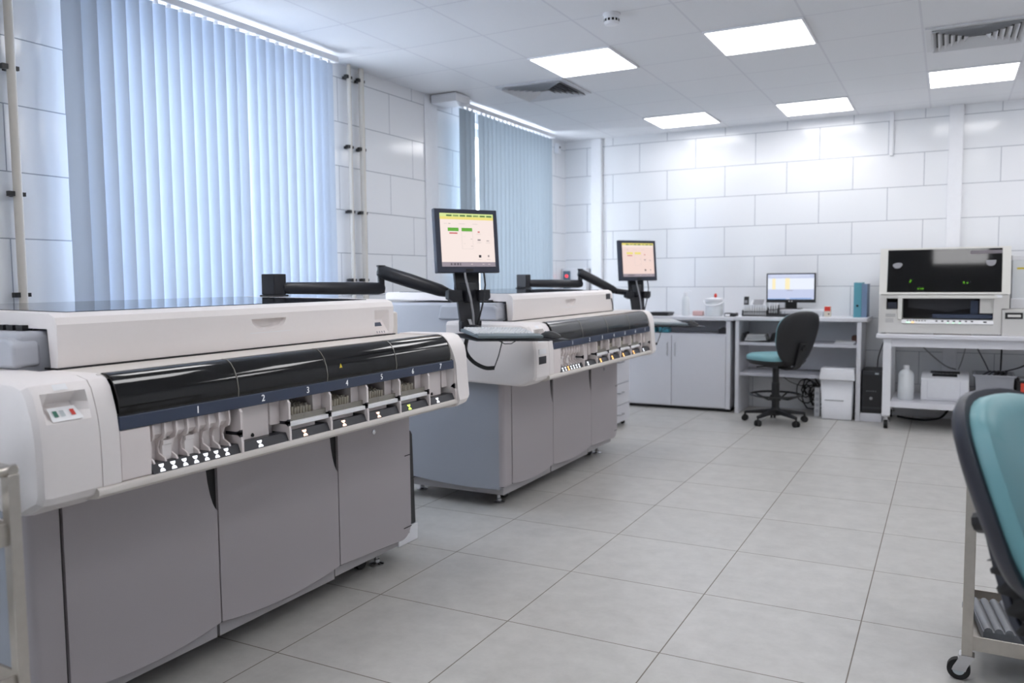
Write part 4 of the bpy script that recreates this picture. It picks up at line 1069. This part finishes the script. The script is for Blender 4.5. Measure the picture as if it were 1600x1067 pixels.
# on the lower shelf
ZS = .236
t = thing('plastic_jug', 'translucent white plastic jug on the lower shelf of the table', 'jug', (-.30, 7.83, ZS))
mb = MB(); mb.loft([[(a * math.cos(2 * PI * k / 24) * (1 + .06 * math.cos(8 * PI * k / 24)), b * math.sin(2 * PI * k / 24), z) for k in range(24)] for a, b, z in ((.052, .05, 0), (.060, .058, .01), (.060, .058, .15), (.057, .055, .155), (.057, .055, .22), (.045, .045, .245), (.022, .022, .262), (.020, .02, .28))]); obj('jug_body', mb, M_frost, t, smooth=True)
mb = MB(); mb.lathe((0, 0, 0), [(.023, .272), (.023, .298), (.018, .300)], 18); obj('jug_cap', mb, M_white, t, smooth=True)
t = thing('laser_printer', 'white desktop printer on the lower shelf of the table', 'printer', (.0, 8.02, ZS))
mb = MB(); mb.prism([(-.16, 0), (.16, 0), (.16, .225), (-.10, .225), (-.16, .185)], 'x', -.185, .18); pb = obj('printer_body', mb, M_white, t, bevel=0.008)
mb = MB(); mb.box(-.115, .11, -.07, .10, .2255, .229); mb.prism([(-.13, .2065), (-.10, .2265), (-.10, .2255), (-.13, .2045)], 'x', -.1, .09); obj('paper_exit', mb, M_dark, pb)
mb = MB(); mb.box(-.135, -.132, -.163, -.160, .02, .17); mb.box(.112, .115, -.163, -.160, .02, .17); mb.box(-.135, .115, -.163, -.160, .017, .02); obj('tray_seam', mb, M_edge, pb)
t = thing('plastic_crate', 'grey ribbed plastic crate with cables on the lower shelf', 'crate', (.36, 8.0, ZS))
mb = MB(); 
mb.loft([[(sx * a, sy * b, z) for sx, sy in ((-1, -1), (1, -1), (1, 1), (-1, 1))] for a, b, z in ((.125, .15, 0), (.140, .165, .225), (.152, .177, .225), (.152, .177, .24), (.135, .16, .24), (.12, .145, .02))])
for k in range(4):
    x = -.10 + .063 * k; mb.prism([(-.155, .02), (-.168, .22), (-.16, .22), (-.148, .02)], 'x', x, x + .012)
obj('crate_body', mb, M_crate, t)
mb = MB()
for k in range(5): mb.tube([(-.1 + .045 * k, -.05 + .03 * k, .10), (-.08 + .04 * k, -.1, .235), (-.03 + .03 * k, -.06, .262), (.02 + .02 * k, .05, .24), (.0, .08, .12)], .009, 6)
obj('coiled_cable', mb, M_charcoal, t, smooth=True)
t = thing('battery_unit', 'black box with an orange-red label on the lower shelf, right of the crate', 'power supply', (.63, 7.98, ZS))
mb = MB(); mb.box(-.115, .14, -.16, .16, 0, .20); ub = obj('unit_body', mb, M_black, t, bevel=0.008)
mb = MB(); mb.box(-.085, .0, -.162, -.160, .10, .185); lb_ = obj('orange_label', mb, M_orange, ub, bevel=0.001)
mb = MB(); mb.lathe((-.042, -.162, .14), [(.02, 0), (.02, -.001)], 16, 'y'); obj('label_mark', mb, M_blueb, lb_)
mb = MB(); mb.box(-.09, .12, -.12, .12, .20, .212); obj('unit_top', mb, M_printgrey, ub)

# cables hanging behind the table and the desk
def cable(label, pts, r, m):
    c = Vector(pts[0]); t = tag(obj('cable', MB((-c.x, -c.y, -c.z)).tube(smooth_path(pts), r, 8), m, None, smooth=True), label, 'cable'); t.location = c; return t
YW = 8.36
cable('thin grey cable sagging from the table top to the left rear of the white printer', [(-.24, YW, .77), (-.20, YW, .67), (-.02, YW, .50), (.08, YW - .1, .47)], .005, M_printgrey)
cable('thin grey cable rising from the right rear of the white printer', [(.10, YW - .1, .47), (.13, YW, .55), (.17, YW, .74)], .004, M_printgrey)
cable('dark cable curving down behind the grey crate, left side', [(.22, YW, .775), (.225, YW, .70), (.31, YW, .52), (.36, YW - .1, .40)], .005, M_charcoal)
cable('straight black cable dropping into the grey crate', [(.43, YW, .775), (.43, YW, .62), (.42, YW - .12, .44)], .007, M_black)
cable('black cable looping from the table top into the crate, right side', [(.74, YW, .775), (.71, YW, .65), (.60, YW - .05, .52), (.44, YW - .15, .47)], .007, M_black)
cable('straight black cable dropping behind the black box', [(.75, YW - .05, .775), (.745, YW - .05, .6), (.74, YW - .1, .42)], .006, M_black)
cable('black cable lying on the floor under the white table', [(-.38, 8.30, .012), (-.25, 8.2, .012), (-.12, 8.22, .012), (-.02, 8.30, .03), (.06, 8.37, .14)], .010, M_black)
cable('grey cable rising from the computer tower beside the desk', [(-.56, 8.3, .46), (-.555, 8.36, .56), (-.50, 8.40, .75)], .005, M_charcoal)
cable('thin dark cable under the desk left of the tangle', [(-1.45, 8.39, .36), (-1.35, 8.36, .28), (-1.20, 8.32, .24)], .004, M_charcoal)
cable('thin cable clipped along the casing strip in the back left corner', [(-3.30, 8.438, 2.4), (-3.30, 8.438, 1.6), (-3.30, 8.43, .95)], .003, M_strip)

# ------------------------------------------------------------------ chairs
def egg(w, h, taper, y, z0, n=40, p=2.5):
    """outline of a backrest in x,z: broad at the top, narrow at the bottom"""
    out = []
    for k in range(n):
        a = 2 * PI * k / n
        c, s = math.cos(a), math.sin(a)
        x = w / 2 * math.copysign(abs(c) ** (2 / p), c); z = h / 2 * math.copysign(abs(s) ** (2 / p), s)
        out.append((x * (1 - taper * (0.5 - z / h)), y, z0 + z))
    return out

def curved(pts, bow, z0, h, fwd):
    """bow the backrest: edges wrap forward, lumbar bulges forward"""
    return [(x, y - bow * (x / .2) ** 2 - fwd * math.cos((z - z0) / h * 2.6 + .9), z) for x, y, z in pts]

def chair(label, loc, rz, seat_h, shell, ring=True, bellows=False, tilt=12, back_drop=0.0, bw=.40, bh=.42, taper=.30, cw=.46):
    """swivel chair; faces local -Y"""
    t = thing('swivel_chair', label, 'chair', loc, rz)
    # base
    mb = MB(); mb.lathe((0, 0, 0), [(.045, .07), (.05, .085), (.045, .125), (.03, .14)], 18); obj('base_hub', mb, shell, t, smooth=True)
    for k in range(5):
        a = 2 * PI * k / 5 + .35; c, s = math.cos(a), math.sin(a)
        mb = MB(); R_ = .27
        def rp(r, w, z): return [(r * c - w * s, r * s + w * c, z), (r * c + w * s, r * s - w * c, z)]
        rings = []
        for r, w, z0, z1 in ((.03, .026, .085, .125), (.15, .021, .078, .108), (R_, .016, .068, .090)):
            A, B = rp(r, w, z0), rp(r, w, z1); rings.append([A[0], A[1], B[1], B[0]])
        mb.loft(rings); lg = obj('base_arm', mb, shell, t, bevel=0.004)
        mb = MB(); q = Vector((R_ * c, R_ * s, 0)); mb.cyl(q + Vector((0, 0, .05)), q + Vector((0, 0, .085)), .008, n=8)
        for d in (-1, 1):
            o_ = Vector((-s, c, 0)) * .014 * d
            mb.cyl(q + o_ * .5 + Vector((0, 0, .027)), q + o_ * 1.6 + Vector((0, 0, .027)), .027, n=16)
        mb.box(q.x - .012, q.x + .012, q.y - .012, q.y + .012, .03, .056)
        obj('caster', mb, M_rubber, lg)
    mb = MB(); mb.cyl((0, 0, .12), (0, 0, seat_h * .62), .034, n=18); mb.cyl((0, 0, seat_h * .6), (0, 0, seat_h - .05), .029, n=18); obj('gas_lift', mb, M_black, t, smooth=True)
    if ring:
        zr = .255; rr = .215
        mb = MB(); pts = [(rr * math.cos(2 * PI * k / 36), rr * math.sin(2 * PI * k / 36), zr) for k in range(37)]; mb.tube(pts, .010, 10); fr = obj('foot_ring', mb, M_black, t, smooth=True)
        mb = MB(); mb.lathe((0, 0, 0), [(.045, zr - .055), (.05, zr - .03), (.045, zr - .005)], 18)
        for k in range(4):
            a = PI / 2 * k + .4; mb.tube([(.03 * math.cos(a), .03 * math.sin(a), zr - .03), (.12 * math.cos(a), .12 * math.sin(a), zr - .035), (rr * math.cos(a), rr * math.sin(a), zr)], .008, 8)
        obj('ring_spoke', mb, M_black, fr, smooth=True)
    # seat
    def pad(w, d, z, yo=0.0, p=3.0, n=36):
        return [(w / 2 * math.copysign(abs(math.cos(a)) ** (2 / p), math.cos(a)), yo + d / 2 * math.copysign(abs(math.sin(a)) ** (2 / p), math.sin(a)), z) for a in [2 * PI * k / n for k in range(n)]]
    h = seat_h
    mb = MB(); mb.loft([pad(.30, .28, h - .062), pad(cw - .04, .40, h - .05), pad(cw, .45, h - .022), pad(cw, .45, h - .012)]); obj('seat_shell', mb, shell, t, smooth=True, angle=60)
    mb = MB(); mb.loft([pad(cw - .005, .445, h - .013), pad(cw + .004, .454, h + .006), pad(cw - .01, .44, h + .026), pad(cw - .08, .37, h + .040), pad(.15, .14, h + .044)]); obj('seat_cushion', mb, M_teal, t, smooth=True, angle=60)
    mb = MB(); mb.box(-.07, .07, -.09, .12, h - .085, h - .055); mb.cyl((.06, .0, h - .07), (.19, -.02, h - .075), .006); obj('seat_mechanism', mb, M_black, t)
    # backrest, built upright then leaned back about its foot
    z0 = h + .06 + bh / 2 + .02 - back_drop; yb = .235
    ti = math.radians(tilt); pv = Vector((0, yb, h - .06))
    def lean_(pts):
        out = []
        for p_ in pts:
            v = Vector(p_) - pv; v.rotate(Matrix.Rotation(-ti, 3, 'X')); out.append(v + pv)
        return out
    def E(w_, h_, y): return lean_(curved(egg(w_, h_, taper, y, z0), .045, z0, bh, .012))
    mb = MB(); mb.loft([E(bw - .012, bh - .012, yb), E(bw + .012, bh + .012, yb + .004), E(bw + .014, bh + .014, yb + .022), E(bw - .02, bh - .02, yb + .038), E(bw - .10, bh - .10, yb + .048), E(.1, .1, yb + .050)]); obj('back_shell', mb, shell, t, smooth=True, angle=60)
    mb = MB(); mb.loft([E(bw - .016, bh - .016, yb + .004), E(bw - .014, bh - .014, yb - .012), E(bw - .028, bh - .028, yb - .034), E(bw - .11, bh - .11, yb - .050), E(.12, .12, yb - .055)]); obj('back_cushion', mb, M_teal, t, smooth=True, angle=60)
    top = lean_([(0, yb + .062, z0 - .02)])[0]
    pth = smooth_path([(0, .05, h - .075), (0, .17, h - .085), (0, yb + .045, h - .055), tuple(lean_([(0, yb + .062, h + .06)])[0]), tuple(top)])
    if bellows:
        mb = MB(); P = smooth_path([(0, .06, h - .07), (0, .18, h - .075), (0, yb + .03, h - .03), tuple(lean_([(0, yb + .045, h + .12)])[0])], 16)
        mb.tube(P, [.048 if k % 4 < 2 else .032 for k in range(len(P))], 14); obj('bellows_sleeve', mb, M_rubber, t, smooth=True, angle=80)
    mb = MB(); rings = []
    for k, q in enumerate(pth):
        d = (Vector(pth[min(k + 1, len(pth) - 1)]) - Vector(pth[max(k - 1, 0)])).normalized(); nrm = Vector((0, -d.z, d.y))
        rings.append([q + Vector((-.032, 0, 0)) + nrm * .009, q + Vector((.032, 0, 0)) + nrm * .009, q + Vector((.032, 0, 0)) - nrm * .009, q + Vector((-.032, 0, 0)) - nrm * .009])
    mb.loft(rings); bb = obj('back_bar', mb, shell, t, bevel=0.003)
    kn = lean_([(0, yb + .07, z0 - .06), (0, yb + .10, z0 - .06)])
    mb = MB(); mb.cyl(kn[0], kn[1], .026, .022, n=10); obj('back_knob', mb, M_black, bb, smooth=True, angle=30)
    return t

chair('black-backed chair with teal seat and foot ring at the desk', (-1.34, 7.56, 0), math.radians(-132), .585, M_shell, True, False, 15, 0.12, .45, .48, .26)
chair('teal vinyl chair with a dark shell at the right edge of the photo', (.415, 1.80, 0), math.radians(60), .62, M_shellg, False, True, 16, .04, .42, .42, .36)

# ------------------------------------------------------------------ stainless carts
def cart(label, loc, corners, h, shelf_z, tube_r=.014, rz=0, caster=True, top_rail=True, top_shelf=True):
    t = thing('steel_cart', label, 'cart', loc, rz)
    (x0, x1), (y0, y1) = corners
    for x in (x0, x1):
        for y in (y0, y1):
            so = 1 if y == y0 else -1
            mb = MB(); mb.box(x - tube_r, x + tube_r, y - tube_r, y + tube_r, .085 if caster else 0, h); p = obj('post', mb, M_steel, t, bevel=0.002)
            mb = MB(); mb.box(x - .022, x + .022, y - .022, y + .022, .080, .086); mb.loft([[(x - .02 - o_ * so, y + d, z) for d in (-.018, .018)] + [(x + .02 - o_ * so, y + d, z) for d in (.018, -.018)] for o_, z in ((0, .080), (.018, .045), (.022, .032))]); cf = obj('caster_fork', mb, M_chrome, p)
            mb = MB(); mb.cyl((x - .022 * so, y - .012, .034), (x - .022 * so, y + .012, .034), .034, n=22); obj('caster_wheel', mb, M_rubber, p, smooth=True)
            mb = MB(); mb.cyl((x - .022 * so, y - .0135, .034), (x - .022 * so, y + .0135, .034), .018, n=18); obj('caster_disc', mb, M_greyb, p, smooth=True)
    if top_rail:
        mb = MB()
        for y in (y0, y1): mb.cyl((x0, y, h + .008), (x1 + .012, y, h + .008), .0115, n=12)
        for x in (x0, x1): mb.cyl((x, y0, h + .008), (x, y1 + .012, h + .008), .0115, n=12)
        obj('top_rail', mb, M_steel, t, smooth=True)
    for k, z in enumerate(shelf_z):
        mb = MB(); e = .006
        mb.box(x0, x1, y0, y1, z, z + .003)
        for y, s in ((y0, 1), (y1, -1)): mb.box(x0, x1, y - .003, y + .003, z - .012, z + .034)
        for x, s in ((x0, 1), (x1, -1)): mb.box(x - .003, x + .003, y0, y1, z - .012, z + .034)
        obj('shelf_tray', mb, M_steel, t)
    return t
cart('stainless steel cart at the left edge, in front of the near analyser', (-1.90, .70, 0), ((-.22, .205), (-.28, .29)), .915, (.46, .78), .0125)
cart('stainless steel cart beside the teal chair, holding grey racks', (.337, 3.18, 0), ((-.245, .30), (-.235, .22)), .86, (.114, .79), .0158, rz=-.031)
# steel basin hanging on left cart
t = thing('kidney_dish', 'small steel dish on the upper shelf of the cart at the left edge', 'dish', (-1.78, .86, .783))
mb = MB(); mb.lathe((0, 0, 0), [(.05, 0), (.075, .045), (.080, .048), (.078, .050), (.072, .047), (.047, .004)], 24); obj('dish_body', mb, M_steel, t, smooth=True)

# things on the lower shelf of the right cart
def ribbed(label, loc, rz, w, d, h, m, n=5):
    t = thing('ribbed_rack', label, 'rack', loc, rz)
    mb = MB(); mb.box(-w / 2, w / 2, -d / 2, d / 2, 0, h * .6); b = obj('rack_body', mb, m, t, bevel=0.002)
    mb = MB()
    for k in range(n):
        x = -w / 2 + w * (k + .5) / n; mb.cyl((x, -d / 2, h * .62), (x, d / 2, h * .62), w / n * .42, n=10)
    obj('rack_rib', mb, m, b, smooth=True)
    return t
M_rackg = mat('worn_grey_plastic', (176, 178, 182), 0.5, var=0.08, scale=60)
M_rackd = mat('dull_grey_plastic', (134, 136, 140), 0.5, var=0.08, scale=60)
ribbed('dull grey ribbed rack lying at the left of the cart shelf under the teal chair', (.188, 3.15, .120), .12, .15, .28, .05, M_rackd, 5)
for k, (lab) in enumerate(('lowest pale grey plate of the pile on the cart shelf', 'middle pale grey plate of the pile on the cart shelf', 'topmost pale grey plate of the pile on the cart shelf, with ribs')):
    t = thing('grey_plate', lab, 'plate', (.406 + .012 * k, 3.12 + .012 * k, .120 + .022 * k), -.22)
    mb = MB(); mb.box(-.105, .105, -.12, .12, 0, .020); b = obj('plate_body', mb, M_rackg, t, bevel=0.003)
    if k == 2:
        mb = MB()
        for q in range(6): mb.box(-.09 + .032 * q, -.078 + .032 * q, -.11, .11, .020, .032)
        obj('plate_rib', mb, M_rackg, b)

# ------------------------------------------------------------------ light, world, camera
w = bpy.data.worlds.new('overcast_daylight'); SC.world = w; w.use_nodes = True
bg = w.node_tree.nodes['Background']; bg.inputs[0].default_value = (0.82, 0.90, 1.0, 1); bg.inputs[1].default_value = 7.0

def look(yaw, pitch, roll):
    cyw, syw = math.cos(yaw), math.sin(yaw); cp, sp = math.cos(pitch), math.sin(pitch); cr, sr = math.cos(roll), math.sin(roll)
    f = Vector((syw * cp, cyw * cp, sp)); r = Vector((cyw, -syw, 0)); u = r.cross(f)
    r2 = cr * r + sr * u; u2 = -sr * r + cr * u
    m = Matrix((r2, u2, -f)).transposed(); return m
cd = bpy.data.cameras.new('camera'); cam = bpy.data.objects.new('camera', cd); COL.objects.link(cam)
cam.matrix_world = Matrix.Translation((0, 0, 1.3032)) @ look(-0.4868, -0.0751, -0.0098).to_4x4()
cd.sensor_fit = 'HORIZONTAL'; cd.sensor_width = 36.0; cd.lens = 1286.44 * 36.0 / 1600.0
cd.clip_start = 0.05; cd.clip_end = 100
cd.dof.use_dof = True; cd.dof.focus_distance = 3.1; cd.dof.aperture_fstop = 2.8
SC.camera = cam
SC.view_settings.view_transform = 'Standard'; SC.view_settings.look = 'None'; SC.view_settings.gamma = 1.0
SC.view_settings.use_curve_mapping = False; SC.view_settings.exposure = 0.62
SC.cycles.use_denoising = True
SC.cycles.max_bounces = 10; SC.cycles.transparent_max_bounces = 16; SC.cycles.caustics_reflective = False; SC.cycles.caustics_refractive = False
SC.cycles.sample_clamp_indirect = 8.0
